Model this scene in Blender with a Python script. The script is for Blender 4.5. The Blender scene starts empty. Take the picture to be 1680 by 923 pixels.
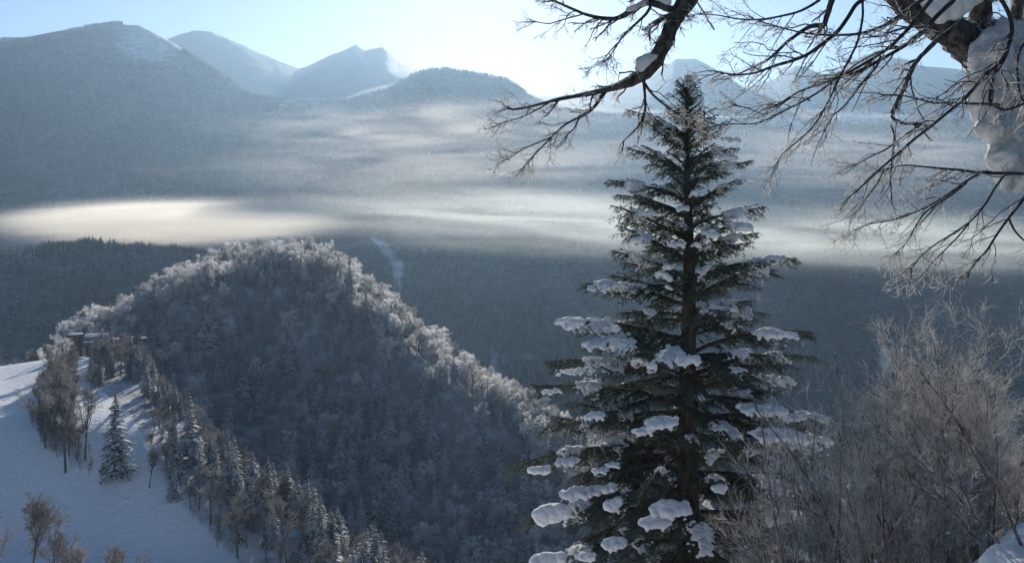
import bpy, math, random
import numpy as np
from mathutils import Vector, Matrix

rng = np.random.default_rng(7)
random.seed(7)
SC = bpy.context.scene
COL = SC.collection
R = math.radians

# ------------------------------------------------------------------ camera
F = 1455.0                      # focal length in photo pixels (photo 1680 x 923)
PITCH = R(2.4)
cam_d = bpy.data.cameras.new('camera')
cam_d.sensor_width = 36.0
cam_d.lens = 36.0 * F / 1680.0
cam_d.clip_start = 0.05
cam_d.clip_end = 60000.0
cam = bpy.data.objects.new('camera', cam_d)
COL.objects.link(cam)
cam.location = (0, 0, 0)
cam.rotation_euler = (R(90) - PITCH, 0, 0)
SC.camera = cam

# ------------------------------------------------------------------ light
SUN_EL, SUN_AZ = R(18.3), R(-1.4)        # azimuth measured from +Y towards +X
w = bpy.data.worlds.new('World')
SC.world = w
w.use_nodes = True
nt = w.node_tree
sky = nt.nodes.new('ShaderNodeTexSky')
sky.sky_type = 'NISHITA'
sky.sun_disc = False
sky.sun_elevation = SUN_EL
sky.sun_rotation = SUN_AZ
sky.altitude = 1300
sky.air_density = 1.0
sky.dust_density = 0.6
sky.ozone_density = 3.2
nt.links.new(sky.outputs[0], nt.nodes['Background'].inputs[0])
nt.nodes['Background'].inputs[1].default_value = 0.066
sun_d = bpy.data.lights.new('sun', 'SUN')
sun_d.energy = 5.0
sun_d.angle = R(0.6)
sun_d.color = (1.0, 0.92, 0.80)
sun = bpy.data.objects.new('sun', sun_d)
COL.objects.link(sun)
sdir = Vector((math.sin(SUN_AZ) * math.cos(SUN_EL), math.cos(SUN_AZ) * math.cos(SUN_EL), math.sin(SUN_EL)))
sun.rotation_euler = sdir.to_track_quat('Z', 'Y').to_euler()
SC.view_settings.view_transform = 'Standard'
SC.view_settings.look = 'None'
SC.view_settings.exposure = 0.46
SC.cycles.max_bounces = 6
SC.cycles.diffuse_bounces = 2
SC.cycles.transmission_bounces = 3
SC.cycles.transparent_max_bounces = 6
SC.cycles.volume_bounces = 4
SC.cycles.volume_max_steps = 256
SC.cycles.caustics_reflective = False
SC.cycles.caustics_refractive = False
SC.cycles.sample_clamp_indirect = 4.0

# ------------------------------------------------------------------ helpers
def ray(px, py):
    """world direction with y = 1 through a photo pixel"""
    a, v = (px - 840.0) / F, -(py - 461.5) / F
    y = math.cos(PITCH) + v * math.sin(PITCH)
    z = -math.sin(PITCH) + v * math.cos(PITCH)
    return a / y, z / y

def P(px, py, D):
    u, e = ray(px, py)
    return np.array((u * D, D, e * D))

def project(x, y, z):
    cy = y * math.cos(PITCH) - z * math.sin(PITCH)
    cz = y * math.sin(PITCH) + z * math.cos(PITCH)
    return 840 + F * x / cy, 461.5 - F * cz / cy

def tag(o, label=None, cat=None, group=None, kind=None):
    if label: o['label'] = label
    if cat: o['category'] = cat
    if group: o['group'] = group
    if kind: o['kind'] = kind
    return o

def link(name, data, parent=None, loc=None):
    o = bpy.data.objects.new(name, data)
    COL.objects.link(o)
    if parent is not None: o.parent = parent
    if loc is not None: o.location = [float(c) for c in loc]
    return o

def hash2(ix, iy, seed):
    h = (ix * 374761393 + iy * 668265263 + seed * 974634777) & 0xFFFFFFFF
    h = ((h ^ (h >> 13)) * 1274126177) & 0xFFFFFFFF
    return ((h ^ (h >> 16)) & 0xFFFF) / 65535.0

def vnoise(x, y, seed=0):
    ix, iy = np.floor(x).astype(np.int64), np.floor(y).astype(np.int64)
    fx, fy = x - ix, y - iy
    fx, fy = fx * fx * (3 - 2 * fx), fy * fy * (3 - 2 * fy)
    a, b = hash2(ix, iy, seed), hash2(ix + 1, iy, seed)
    c, d = hash2(ix, iy + 1, seed), hash2(ix + 1, iy + 1, seed)
    return (a * (1 - fx) + b * fx) * (1 - fy) + (c * (1 - fx) + d * fx) * fy

def fbm(x, y, oct=4, seed=0):
    s, a, t = 0, 0.5, 0
    for i in range(oct):
        s = s + a * (vnoise(x * 2**i, y * 2**i, seed + i) - 0.5)
        t += a; a *= 0.5
    return s / t * 2

class Acc:
    """collects vertices and faces; every chunk may carry a material slot"""
    def __init__(s): s.v, s.f3, s.f4, s.m3, s.m4, s.n = [], [], [], [], [], 0
    def add(s, v, f, mat=0):
        v = np.asarray(v, float).reshape(-1, 3); f = np.asarray(f, np.int64)
        if f.size == 0: return s
        (s.f3 if f.shape[1] == 3 else s.f4).append(f + s.n)
        (s.m3 if f.shape[1] == 3 else s.m4).append(np.full(len(f), mat))
        s.v.append(v); s.n += len(v)
        return s
    def mesh(s, name, mats, smooth=True):
        me = bpy.data.meshes.new(name)
        v = np.concatenate(s.v)
        f3 = np.concatenate(s.f3) if s.f3 else np.zeros((0, 3), int)
        f4 = np.concatenate(s.f4) if s.f4 else np.zeros((0, 4), int)
        m = np.concatenate(s.m3 + s.m4) if (s.m3 or s.m4) else []
        me.vertices.add(len(v)); me.vertices.foreach_set('co', v.astype(np.float32).ravel())
        loops = np.concatenate([f3.ravel(), f4.ravel()])
        me.loops.add(len(loops)); me.loops.foreach_set('vertex_index', loops.astype(np.int32))
        npoly = len(f3) + len(f4)
        me.polygons.add(npoly)
        tot = np.concatenate([np.full(len(f3), 3), np.full(len(f4), 4)])
        st = np.concatenate([[0], np.cumsum(tot)[:-1]])
        me.polygons.foreach_set('loop_start', st.astype(np.int32))
        me.polygons.foreach_set('loop_total', tot.astype(np.int32))
        me.polygons.foreach_set('material_index', np.asarray(m).astype(np.int32))
        me.polygons.foreach_set('use_smooth', np.full(npoly, smooth))
        for mt in mats: me.materials.append(mt)
        me.update(calc_edges=True)
        return me

def norm(a): return a / (np.linalg.norm(a, axis=-1, keepdims=True) + 1e-9)

def tubes(acc, P3, rad, n=3, mat=0):
    """P3 (N,k,3), rad (N,k): N tapered tubes"""
    P3 = np.asarray(P3, float); N, k, _ = P3.shape
    if N == 0: return
    T = np.empty_like(P3)
    T[:, 1:-1] = P3[:, 2:] - P3[:, :-2]; T[:, 0] = P3[:, 1] - P3[:, 0]; T[:, -1] = P3[:, -1] - P3[:, -2]
    T = norm(T)
    ref = np.where(np.abs(T[:, :1, 2:3]) > 0.8, np.array([1.0, 0, 0]), np.array([0, 0, 1.0]))
    ref = np.broadcast_to(ref, T.shape)
    A = norm(np.cross(T, ref)); B = np.cross(T, A)
    ang = np.arange(n) * 2 * np.pi / n
    V = P3[:, :, None] + rad[:, :, None, None] * (A[:, :, None] * np.cos(ang)[None, None, :, None] + B[:, :, None] * np.sin(ang)[None, None, :, None])
    idx = np.arange(N * k * n).reshape(N, k, n)
    a = idx[:, :-1]; b = idx[:, 1:]
    f = np.stack([a, np.roll(a, -1, 2), np.roll(b, -1, 2), b], -1).reshape(-1, 4)
    acc.add(V.reshape(-1, 3), f, mat)

def curves(start, d, L, k=5, wob=0.15, bias=(0, 0, 0), r=rng):
    """N random-walk polylines (N,k,3)"""
    N = len(start); d = norm(d); out = np.empty((N, k, 3)); out[:, 0] = start
    p, dd = start.copy(), d.copy(); b = np.asarray(bias, float)
    for i in range(1, k):
        dd = norm(dd + wob * r.normal(size=(N, 3)) + b)
        p = p + dd * (L / (k - 1))[:, None]
        out[:, i] = p
    return out

def spawn(Pp, Rp, per, t0=0.2, t1=1.0, Lf=0.5, spread=0.8, wob=0.15, bias=(0, 0, 0), k=5, minr=0.002, rfac=0.6, r=rng, Lmin=0.0, Lbase=None):
    """children polylines sprouting from parents"""
    N, kk, _ = Pp.shape
    ids = np.repeat(np.arange(N), per) if np.isscalar(per) else np.repeat(np.arange(N), per)
    M = len(ids)
    t = (t0 + (t1 - t0) * r.random(M)) * (kk - 1) * 0.999
    i = t.astype(int); f = (t - i)[:, None]
    s = Pp[ids, i] * (1 - f) + Pp[ids, i + 1] * f
    td = norm(Pp[ids, i + 1] - Pp[ids, i])
    rr = Rp[ids, i]
    if Lbase is None:
        plen = np.linalg.norm(Pp[:, 1:] - Pp[:, :-1], axis=2).sum(1)[ids]
    else: plen = np.full(M, Lbase)
    side = r.normal(size=(M, 3)); side = norm(side - td * (side * td).sum(1, keepdims=True))
    d = td + side * spread * r.uniform(0.6, 1.3, (M, 1))
    L = np.maximum(plen * Lf * (r.uniform(0.5, 1.2, M) if Lbase is None else r.uniform(0.45, 1.15, M) ** 1.4 * 1.15) * (1.1 - 0.6 * t / (kk - 1)), Lmin)
    C = curves(s, d, L, k, wob, bias, r)
    r0 = np.maximum(rr * rfac, minr)
    rad = r0[:, None] * np.linspace(1, 0.45, k)[None]
    return C, np.maximum(rad, minr * 0.6)

# ------------------------------------------------------------------ materials
def newmat(name):
    m = bpy.data.materials.new(name); m.use_nodes = True
    n = m.node_tree.nodes; n.clear()
    out = n.new('ShaderNodeOutputMaterial')
    return m, n, m.node_tree.links, out

def mk(name, ca, cb, scale=4.0, rough=0.8, bump=0.0, transl=0.0, snow=0.0, snow_col=(0.80, 0.81, 0.83), coord='Object', stretch=(1, 1, 1), rnd=0.0, bscale=None, snowlo=0.15, snowhi=0.55, stand=0.0):
    """two-tone noise material; optional translucency and snow lying on upward faces"""
    m, n, l, out = newmat(name)
    tc = n.new('ShaderNodeTexCoord'); mp = n.new('ShaderNodeMapping'); mp.inputs['Scale'].default_value = stretch
    l.new(tc.outputs[coord], mp.inputs[0])
    nz = n.new('ShaderNodeTexNoise'); nz.inputs['Scale'].default_value = scale; nz.inputs['Detail'].default_value = 5
    l.new(mp.outputs[0], nz.inputs['Vector'])
    rp = n.new('ShaderNodeValToRGB'); rp.color_ramp.elements[0].position = 0.35; rp.color_ramp.elements[1].position = 0.65
    rp.color_ramp.elements[0].color = (*ca, 1); rp.color_ramp.elements[1].color = (*cb, 1)
    l.new(nz.outputs[0], rp.inputs[0])
    col = rp.outputs[0]
    if rnd:
        oi = n.new('ShaderNodeObjectInfo'); hv = n.new('ShaderNodeHueSaturation')
        mr = n.new('ShaderNodeMapRange'); mr.inputs[3].default_value = 1 - rnd; mr.inputs[4].default_value = 1 + rnd
        l.new(oi.outputs['Random'], mr.inputs[0]); l.new(mr.outputs[0], hv.inputs['Value']); l.new(col, hv.inputs['Color'])
        col = hv.outputs[0]
    if stand:      # tree stands of different age and kind: slow change of tone over the slope
        gp = n.new('ShaderNodeNewGeometry'); sn = n.new('ShaderNodeTexNoise'); sn.inputs['Scale'].default_value = stand; sn.inputs['Detail'].default_value = 4
        l.new(gp.outputs['Position'], sn.inputs['Vector']); sr = n.new('ShaderNodeMapRange'); sr.inputs[1].default_value = 0.35; sr.inputs[2].default_value = 0.65
        sr.inputs[3].default_value = 0.40; sr.inputs[4].default_value = 1.5; l.new(sn.outputs[0], sr.inputs[0])
        sh = n.new('ShaderNodeHueSaturation'); l.new(sr.outputs[0], sh.inputs['Value']); l.new(col, sh.inputs['Color']); col = sh.outputs[0]
    if snow:
        g = n.new('ShaderNodeNewGeometry'); sp = n.new('ShaderNodeSeparateXYZ'); l.new(g.outputs['Normal'], sp.inputs[0])
        ad = n.new('ShaderNodeMath'); ad.operation = 'MULTIPLY_ADD'; ad.inputs[1].default_value = 0.9
        l.new(nz.outputs[0], ad.inputs[0]); l.new(sp.outputs[2], ad.inputs[2])
        mr = n.new('ShaderNodeMapRange'); mr.inputs[1].default_value = snowlo + 0.45; mr.inputs[2].default_value = snowhi + 0.45; mr.inputs[4].default_value = snow
        l.new(ad.outputs[0], mr.inputs[0])
        mx = n.new('ShaderNodeMix'); mx.data_type = 'RGBA'; mx.inputs['B'].default_value = (*snow_col, 1)
        l.new(mr.outputs[0], mx.inputs[0]); l.new(col, mx.inputs['A']); col = mx.outputs['Result']
    b = n.new('ShaderNodeBsdfPrincipled'); b.inputs['Roughness'].default_value = rough; b.inputs['Specular IOR Level'].default_value = 0.25
    l.new(col, b.inputs['Base Color'])
    if bump:
        bp = n.new('ShaderNodeBump'); bp.inputs['Strength'].default_value = bump; bp.inputs['Distance'].default_value = 0.02
        bn = n.new('ShaderNodeTexNoise'); bn.inputs['Scale'].default_value = bscale or scale * 3; bn.inputs['Detail'].default_value = 6
        l.new(mp.outputs[0], bn.inputs['Vector']); l.new(bn.outputs[0], bp.inputs['Height']); l.new(bp.outputs[0], b.inputs['Normal'])
    last = b.outputs[0]
    if transl:
        t = n.new('ShaderNodeBsdfTranslucent'); l.new(col, t.inputs[0])
        ms = n.new('ShaderNodeMixShader'); ms.inputs[0].default_value = transl
        l.new(last, ms.inputs[1]); l.new(t.outputs[0], ms.inputs[2]); last = ms.outputs[0]
    l.new(last, out.inputs[0])
    return m

M_CRUST = mk('plastered_snow', (0.46, 0.47, 0.49), (0.78, 0.79, 0.81), 9, 0.85, bump=0.8, transl=0.12, bscale=30)
M_SNOW = mk('snow', (0.78, 0.80, 0.83), (0.86, 0.87, 0.89), 3.0, 0.75, bump=0.45, transl=0.22, bscale=30)
M_FIR = mk('fir_needles', (0.020, 0.038, 0.022), (0.055, 0.082, 0.045), 9, 0.65, transl=0.15, snow=0.35, snowlo=0.1, snowhi=0.8, snow_col=(0.5, 0.53, 0.54))
M_BARK = mk('fir_bark', (0.045, 0.035, 0.03), (0.12, 0.10, 0.085), 14, 0.9, bump=0.8, stretch=(1, 1, 0.25))
M_BIRCH = mk('birch_bark', (0.026, 0.024, 0.023), (0.14, 0.13, 0.12), 34, 0.85, bump=1.0, snow=0.9, snowlo=0.45, snowhi=0.75, stretch=(1, 1, 0.5))
M_BRANCH = mk('dark_branch', (0.028, 0.023, 0.024), (0.085, 0.072, 0.072), 30, 0.8, bump=0.4, snow=0.7, snowlo=0.55, snowhi=0.8)
M_RIME = mk('rimed_twig', (0.66, 0.64, 0.62), (0.92, 0.91, 0.9), 25, 0.8, transl=0.65)
M_SHRUB = mk('shrub_bark', (0.08, 0.07, 0.065), (0.26, 0.23, 0.21), 12, 0.85, bump=0.3, snow=0.5, snowlo=0.4, snowhi=0.8)
M_SHRUBTWIG = mk('shrub_twig', (0.52, 0.50, 0.48), (0.9, 0.885, 0.87), 5, 0.85, transl=0.55)
M_CON = mk('conifer_needles', (0.02, 0.032, 0.026), (0.055, 0.07, 0.05), 1.0, 0.8, transl=0.1, rnd=0.3)
M_CONSNOW = mk('conifer_snow', (0.72, 0.74, 0.77), (0.9, 0.91, 0.92), 1.0, 0.8, transl=0.3)
M_TRUNK = mk('tree_trunk', (0.05, 0.045, 0.04), (0.14, 0.12, 0.11), 3.0, 0.9, snow=0.5)
M_FROSTTREE = mk('frosted_twigs', (0.50, 0.48, 0.48), (0.90, 0.89, 0.88), 0.6, 0.85, transl=0.5, rnd=0.42)
M_BARETREE = mk('bare_twigs', (0.12, 0.112, 0.11), (0.31, 0.295, 0.29), 0.6, 0.85, transl=0.35, rnd=0.5)
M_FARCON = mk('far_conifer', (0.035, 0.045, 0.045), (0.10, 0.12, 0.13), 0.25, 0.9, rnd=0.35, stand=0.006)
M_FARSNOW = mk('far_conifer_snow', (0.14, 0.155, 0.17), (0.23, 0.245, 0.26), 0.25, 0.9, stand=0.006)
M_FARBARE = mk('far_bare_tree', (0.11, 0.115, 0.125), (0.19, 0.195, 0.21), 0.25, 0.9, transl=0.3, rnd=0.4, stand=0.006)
M_METAL = mk('painted_steel', (0.035, 0.04, 0.05), (0.06, 0.065, 0.07), 2, 0.5)
M_WALL = mk('hut_wall', (0.10, 0.05, 0.035), (0.16, 0.08, 0.055), 2, 0.8)
M_GREYWALL = mk('machine_cover', (0.12, 0.14, 0.17), (0.2, 0.22, 0.25), 1, 0.6)

def ice_mat():
    m, n, l, out = newmat('ice')
    b = n.new('ShaderNodeBsdfPrincipled'); b.inputs['Base Color'].default_value = (0.9, 0.95, 1, 1)
    b.inputs['Roughness'].default_value = 0.12; b.inputs['IOR'].default_value = 1.31; b.inputs['Transmission Weight'].default_value = 0.75
    l.new(b.outputs[0], out.inputs[0]); return m
M_ICE = ice_mat()

def terrain_mat(name, far):
    m, n, l, out = newmat(name)
    g = n.new('ShaderNodeNewGeometry')
    at = n.new('ShaderNodeAttribute'); at.attribute_name = 'wood'
    nz = n.new('ShaderNodeTexNoise'); nz.inputs['Scale'].default_value = 0.035 if far else 0.12; nz.inputs['Detail'].default_value = 8; nz.inputs['Roughness'].default_value = 0.5 if far else 0.65
    l.new(g.outputs['Position'], nz.inputs['Vector'])
    ad = n.new('ShaderNodeMath'); ad.operation = 'MULTIPLY_ADD'; ad.inputs[1].default_value = 1.1
    l.new(nz.outputs[0], ad.inputs[0]); l.new(at.outputs['Fac'], ad.inputs[2])
    mr = n.new('ShaderNodeMapRange'); mr.inputs[1].default_value = 0.62 if far else 0.85; mr.inputs[2].default_value = 1.1 if far else 1.35
    l.new(ad.outputs[0], mr.inputs[0])
    mx = n.new('ShaderNodeMix'); mx.data_type = 'RGBA'
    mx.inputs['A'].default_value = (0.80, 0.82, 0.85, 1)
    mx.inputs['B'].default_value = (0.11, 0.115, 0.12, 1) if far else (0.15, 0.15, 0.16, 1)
    l.new(mr.outputs[0], mx.inputs[0])
    b = n.new('ShaderNodeBsdfPrincipled'); b.inputs['Roughness'].default_value = 0.85; b.inputs['Specular IOR Level'].default_value = 0.2
    l.new(mx.outputs['Result'], b.inputs['Base Color'])
    bn = n.new('ShaderNodeTexNoise'); bn.inputs['Scale'].default_value = 0.02 if far else 0.6; bn.inputs['Detail'].default_value = 9; bn.inputs['Roughness'].default_value = 0.6
    l.new(g.outputs['Position'], bn.inputs['Vector'])
    bp = n.new('ShaderNodeBump'); bp.inputs['Strength'].default_value = 0.6 if far else 0.5; bp.inputs['Distance'].default_value = 25.0 if far else 1.5
    l.new(bn.outputs[0], bp.inputs['Height']); l.new(bp.outputs[0], b.inputs['Normal'])
    if not far:      # ski tracks and groomer lines running down the slope
        mp = n.new('ShaderNodeMapping'); mp.inputs['Rotation'].default_value = (0, 0, R(35)); l.new(g.outputs['Position'], mp.inputs[0])
        wv = n.new('ShaderNodeTexWave'); wv.inputs['Scale'].default_value = 0.07; wv.inputs['Distortion'].default_value = 26.0; wv.inputs['Detail'].default_value = 3
        wv.inputs['Detail Scale'].default_value = 0.35; l.new(mp.outputs[0], wv.inputs['Vector'])
        pw = n.new('ShaderNodeMath'); pw.operation = 'POWER'; pw.inputs[1].default_value = 6.0; l.new(wv.outputs['Fac'], pw.inputs[0])
        b2 = n.new('ShaderNodeBump'); b2.inputs['Strength'].default_value = 0.16; b2.inputs['Distance'].default_value = 0.8
        l.new(pw.outputs[0], b2.inputs['Height']); l.new(bp.outputs[0], b2.inputs['Normal']); l.new(b2.outputs[0], b.inputs['Normal'])
    l.new(b.outputs[0], out.inputs[0]); return m
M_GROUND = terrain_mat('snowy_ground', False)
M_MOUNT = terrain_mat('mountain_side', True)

# ------------------------------------------------------------------ terrain
# every line is traced across the view: (photo column, distance, photo row)   ('z': height in metres instead of a row)
Z = 'z'
KN = [
 [(-900,2,-1.7,Z),(2500,2,-1.6,Z)],
 [(-900,8,-4.6,Z),(1300,8,-4.5,Z),(1500,8,-3.5,Z),(1600,8,-2.98,Z),(1680,8,-2.55,Z),(2500,8,-2.3,Z)],
 [(-900,14,-8.2,Z),(900,14,-7.8,Z),(1130,14,-6.6,Z),(1300,14,-5.3,Z),(1480,14,-5.6,Z),(1680,14,-5.0,Z),(2500,14,-4.5,Z)],
 [(-900,40,-24,Z),(1130,40,-24,Z),(1680,40,-21,Z),(2500,40,-18,Z)],
 [(-900,130,-50,Z),(0,130,-52,Z),(100,130,-54,Z),(300,130,-72,Z),(2500,130,-80,Z)],
 [(-900,248,923),(380,250,928),(480,235,985),(560,222,1015),(700,210,1080),(1130,195,1300),(2500,190,1500)],
 [(-900,302,690),(0,302,690),(110,302,690),(230,302,700),(285,286,765),(330,275,815),(430,262,885),(560,240,965),(700,228,1030),(1130,204,1270),(2500,200,1450)],
 [(-900,470,600),(0,445,592),(60,442,582),(110,440,573),(180,440,574),(215,430,582),(240,395,602),(285,345,660),(330,318,715),(430,292,800),(560,270,895),(640,255,950),(760,240,1010),(1130,220,1200),(2500,210,1400)],
 [(-900,560,720),(0,540,700),(110,520,690),(230,500,740),(330,470,870),(430,435,1010),(560,420,1070),(700,410,1100),(880,405,1130),(1130,400,1160),(2500,400,1350)],
 [(-900,600,700),(0,570,655),(110,560,625),(230,580,600),(330,590,630),(430,590,665),(560,575,690),(700,540,760),(880,500,840),(1000,480,920),(1130,460,1000),(2500,500,1250)],
 [(-900,640,720),(0,600,632),(60,600,600),(130,620,565),(200,650,530),(250,680,502),(300,705,470),(350,728,448),(400,745,436),(450,750,431),(500,750,430),(540,748,438),(580,738,462),(620,722,502),(700,690,570),(800,650,648),(880,620,695),(960,600,745),(1130,560,860),(1400,560,1050),(2500,600,1250)],
 [(-900,900,680),(0,850,640),(200,900,600),(480,950,560),(600,950,640),(700,950,740),(880,950,850),(1130,950,960),(2500,950,1020)],
 [(-900,1050,580),(0,1050,545),(200,1080,515),(350,1150,490),(480,1250,500),(600,1300,560),(700,1250,640),(880,1250,700),(1130,1250,720),(1460,1250,700),(2500,1250,690)],
 [(-900,1300,450),(0,1300,423),(80,1300,412),(150,1300,404),(200,1300,415),(280,1300,418),(350,1350,425),(420,1400,430),(480,1500,435),(600,1650,410),(700,1650,410),(880,1650,420),(1130,1650,440),(1460,1650,450),(2500,1650,440)],
 [(-900,1700,450),(0,1700,445),(350,1700,440),(480,1850,420),(600,1950,395),(1000,1950,400),(2500,1950,410)],
 [(-900,2700,300),(0,2700,270),(190,2700,270),(400,2800,275),(600,2900,285),(880,3000,300),(2500,3000,300)],
 [(-900,3650,150),(0,3650,118),(100,3650,105),(200,3700,118),(300,3750,140),(400,3800,195),(600,3850,200),(700,3800,175),(870,3700,195),(1000,3900,220),(1420,3900,225),(2500,3900,230)],
 [(-900,4300,95),(-200,4250,75),(0,4200,62),(45,4200,64),(100,4180,52),(140,4150,42),(185,4150,35),(228,4150,36),(250,4130,48),(285,4100,68),(340,4050,106),(400,4000,150),(480,4000,172),(560,4000,168),(640,4000,146),(680,4000,120),(700,4000,113),(735,4000,110),(800,3950,121),(830,3950,126),(850,3950,140),(872,3950,160),(920,4000,180),(1000,4100,190),(1130,4100,190),(1420,4100,195),(2500,4100,205)],
 [(-900,4900,130),(0,4900,105),(200,4900,85),(285,4900,105),(340,4900,125),(450,4900,155),(560,4850,160),(690,4800,135),(870,4800,180),(1130,4800,190),(1420,4800,175),(2500,4800,195)],
 [(-900,6000,110),(0,6000,85),(200,6000,75),(270,6000,66),(300,6000,55),(315,6000,50),(345,6000,51),(370,6000,62),(400,6000,74),(440,6000,92),(490,6000,112),(510,6000,105),(545,6000,88),(568,6000,80),(584,6000,72),(599,6000,83),(612,6000,79),(628,6000,77),(636,6000,82),(652,6000,98),(680,6000,113),(740,6000,125),(830,6000,150),(900,6000,158),(1000,6000,150),(1040,6000,135),(1090,6000,108),(1108,6000,96),(1140,6000,95),(1165,6000,108),(1190,6000,125),(1222,6000,145),(1270,6000,130),(1305,6000,107),(1322,6000,108),(1345,6000,121),(1372,6000,117),(1400,6000,98),(1418,6000,88),(1440,6000,88),(1490,6000,97),(1510,6000,107),(1560,6000,112),(1620,6000,118),(1700,6000,132),(2500,6000,160)],
 [(-900,8500,200),(2500,8500,200)],
 [(-900,16000,380),(2500,16000,380)],
]
NU, NW = 960, 760
U = np.linspace(-0.98, 0.98, NU)
W = np.linspace(math.log(2.0), math.log(16000.0), NW)
Dg = np.exp(W)
KIDX = list(range(10)) + [9.7] + list(range(10, len(KN)))
crest_line = KN[10]
KN.insert(10, [(p[0], p[1] - (112 if 250 < p[0] < 850 else (60 if p[0] > 150 else 30)), p[2] + (34 if 250 < p[0] < 850 else 16)) for p in crest_line])
KD, KZ = [], []
for line in KN:
    u_, d_, z_ = [], [], []
    for e in line:
        if len(e) == 4: u_.append((e[0] - 840) / F); z_.append(e[2])
        else:
            uu, ee = ray(e[0], e[2]); u_.append(uu); z_.append(ee * e[1])
        d_.append(e[1])
    KD.append(np.interp(U, u_, d_)); KZ.append(np.interp(U, u_, z_))
KD, KZ = np.array(KD), np.array(KZ)
H = np.empty((NU, NW)); TK = np.empty((NU, NW))
for i in range(NU):
    H[i] = np.interp(Dg, KD[:, i], KZ[:, i]); TK[i] = np.interp(Dg, KD[:, i], KIDX)
def smooth(A, ax, it):
    for _ in range(it):
        B = np.pad(A, [(1, 1) if a == ax else (0, 0) for a in (0, 1)], mode='edge')
        A = (B[:-2] + 2 * B[1:-1] + B[2:]) / 4 if ax == 0 else (B[:, :-2] + 2 * B[:, 1:-1] + B[:, 2:]) / 4
    return A
near = np.interp(TK, [0, 8, 9, 22], [1, 1, 0, 0])
Hs = smooth(smooth(H, 1, 14), 0, 8)
Hl = smooth(smooth(H, 1, 3), 0, 1)
farm = np.interp(TK, [17.9, 18.2], [0, 1]); Hl = Hl * (1 - farm) + H * farm
H = Hs * near + Hl * (1 - near)
X = U[:, None] * Dg[None]; Y = np.broadcast_to(Dg[None], X.shape)
ampf = np.interp(TK, [0, 2, 4, 5, 7.2, 8, 9.5, 10, 11, 12, 13, 14, 15, 16, 16.7, 17, 18, 19, 20, 22],
                     [0.05, 0.25, 1.5, 0.6, 0.6, 2, 6, 3, 10, 26, 6, 25, 75, 55, 20, 7, 60, 10, 60, 60])
lam = np.interp(TK, [0, 2, 4, 5, 9, 11, 13, 16, 22], [3, 6, 30, 60, 60, 180, 220, 600, 900])
spur = 1 - np.abs(fbm(X / 170 + Y / 900, Y / 700, 4, 3)) * 2
H = H + ampf * (fbm(X / lam, Y / lam, 5, 11) * 0.8) * 1.0 + np.interp(TK, [11, 12, 13, 14, 15, 16, 17], [0, 28, 0, 10, 50, 30, 0]) * (spur - 0.7)
H = H + np.interp(TK, [16.3, 17, 17.6, 18.6, 19, 19.5], [0, 3, 0, 0, 5, 0]) * fbm(X / 60, Y / 60, 3, 5)

def ij(x, y):
    u = np.clip(x / y, U[0], U[-1] - 1e-6); ww = np.clip(np.log(y), W[0], W[-1] - 1e-6)
    return (u - U[0]) / (U[1] - U[0]), (ww - W[0]) / (W[1] - W[0])
def samp(A, x, y):
    a, b = ij(x, y); i, j = np.floor(a).astype(int), np.floor(b).astype(int); f, g = a - i, b - j
    i = np.clip(i, 0, NU - 2); j = np.clip(j, 0, NW - 2)
    return (A[i, j] * (1 - f) + A[i + 1, j] * f) * (1 - g) + (A[i, j + 1] * (1 - f) + A[i + 1, j + 1] * f) * g
def Hq(x, y): return samp(H, np.asarray(x, float), np.asarray(y, float))
def hq(x, y): return float(samp(H, np.array([x], float), np.array([y], float))[0])

PISTE = [(-400,560),(0,590),(60,560),(110,560),(150,572),(165,590),(150,615),(140,645),(165,645),(215,685),(245,750),(290,830),(400,940),(-400,1000)]
ISLAND = [(118,600),(75,640),(45,690),(70,735),(110,768),(170,790),(215,788),(205,766),(150,748),(125,700),(116,640),(126,612)]
def inpoly(x, y, poly):
    c = np.zeros(np.shape(x), bool); n = len(poly)
    for i in range(n):
        x1, y1 = poly[i]; x2, y2 = poly[(i + 1) % n]
        c ^= ((y1 > y) != (y2 > y)) & (x < (x2 - x1) * (y - y1) / (y2 - y1 + 1e-12) + x1)
    return c
PX, PY = project(X, Y, H)
piste = inpoly(PX, PY, PISTE) & ~inpoly(PX, PY, ISLAND) & (TK > 4.6) & (TK < 7.2)
CHUTES = [[(590,385),(625,385),(668,430),(660,490),(645,500),(640,440)], [(800,560),(812,560),(822,600),(812,640),(803,610)], [(1440,560),(1456,558),(1466,600),(1470,655),(1446,655),(1440,610)], [(690,405),(705,405),(690,450),(676,450)]]
chute = np.zeros(X.shape, bool)
for c in CHUTES: chute |= inpoly(PX, PY, c)
chute &= (TK > 11) & (TK < 14.3)
glade = fbm(X / 35, Y / 60, 3, 21)
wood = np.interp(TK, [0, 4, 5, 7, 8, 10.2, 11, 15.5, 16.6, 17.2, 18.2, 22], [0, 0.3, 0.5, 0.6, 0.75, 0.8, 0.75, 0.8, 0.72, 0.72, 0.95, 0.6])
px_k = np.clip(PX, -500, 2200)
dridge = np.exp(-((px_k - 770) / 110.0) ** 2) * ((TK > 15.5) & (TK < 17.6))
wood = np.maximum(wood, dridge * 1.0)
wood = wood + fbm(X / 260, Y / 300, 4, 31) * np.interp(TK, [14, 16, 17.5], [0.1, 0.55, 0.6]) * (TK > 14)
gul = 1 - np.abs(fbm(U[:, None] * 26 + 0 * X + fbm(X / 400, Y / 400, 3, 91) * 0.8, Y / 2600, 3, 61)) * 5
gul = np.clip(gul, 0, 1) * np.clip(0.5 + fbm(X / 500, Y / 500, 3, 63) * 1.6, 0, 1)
patch = fbm(X / 420, Y / 420, 4, 71)
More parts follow.
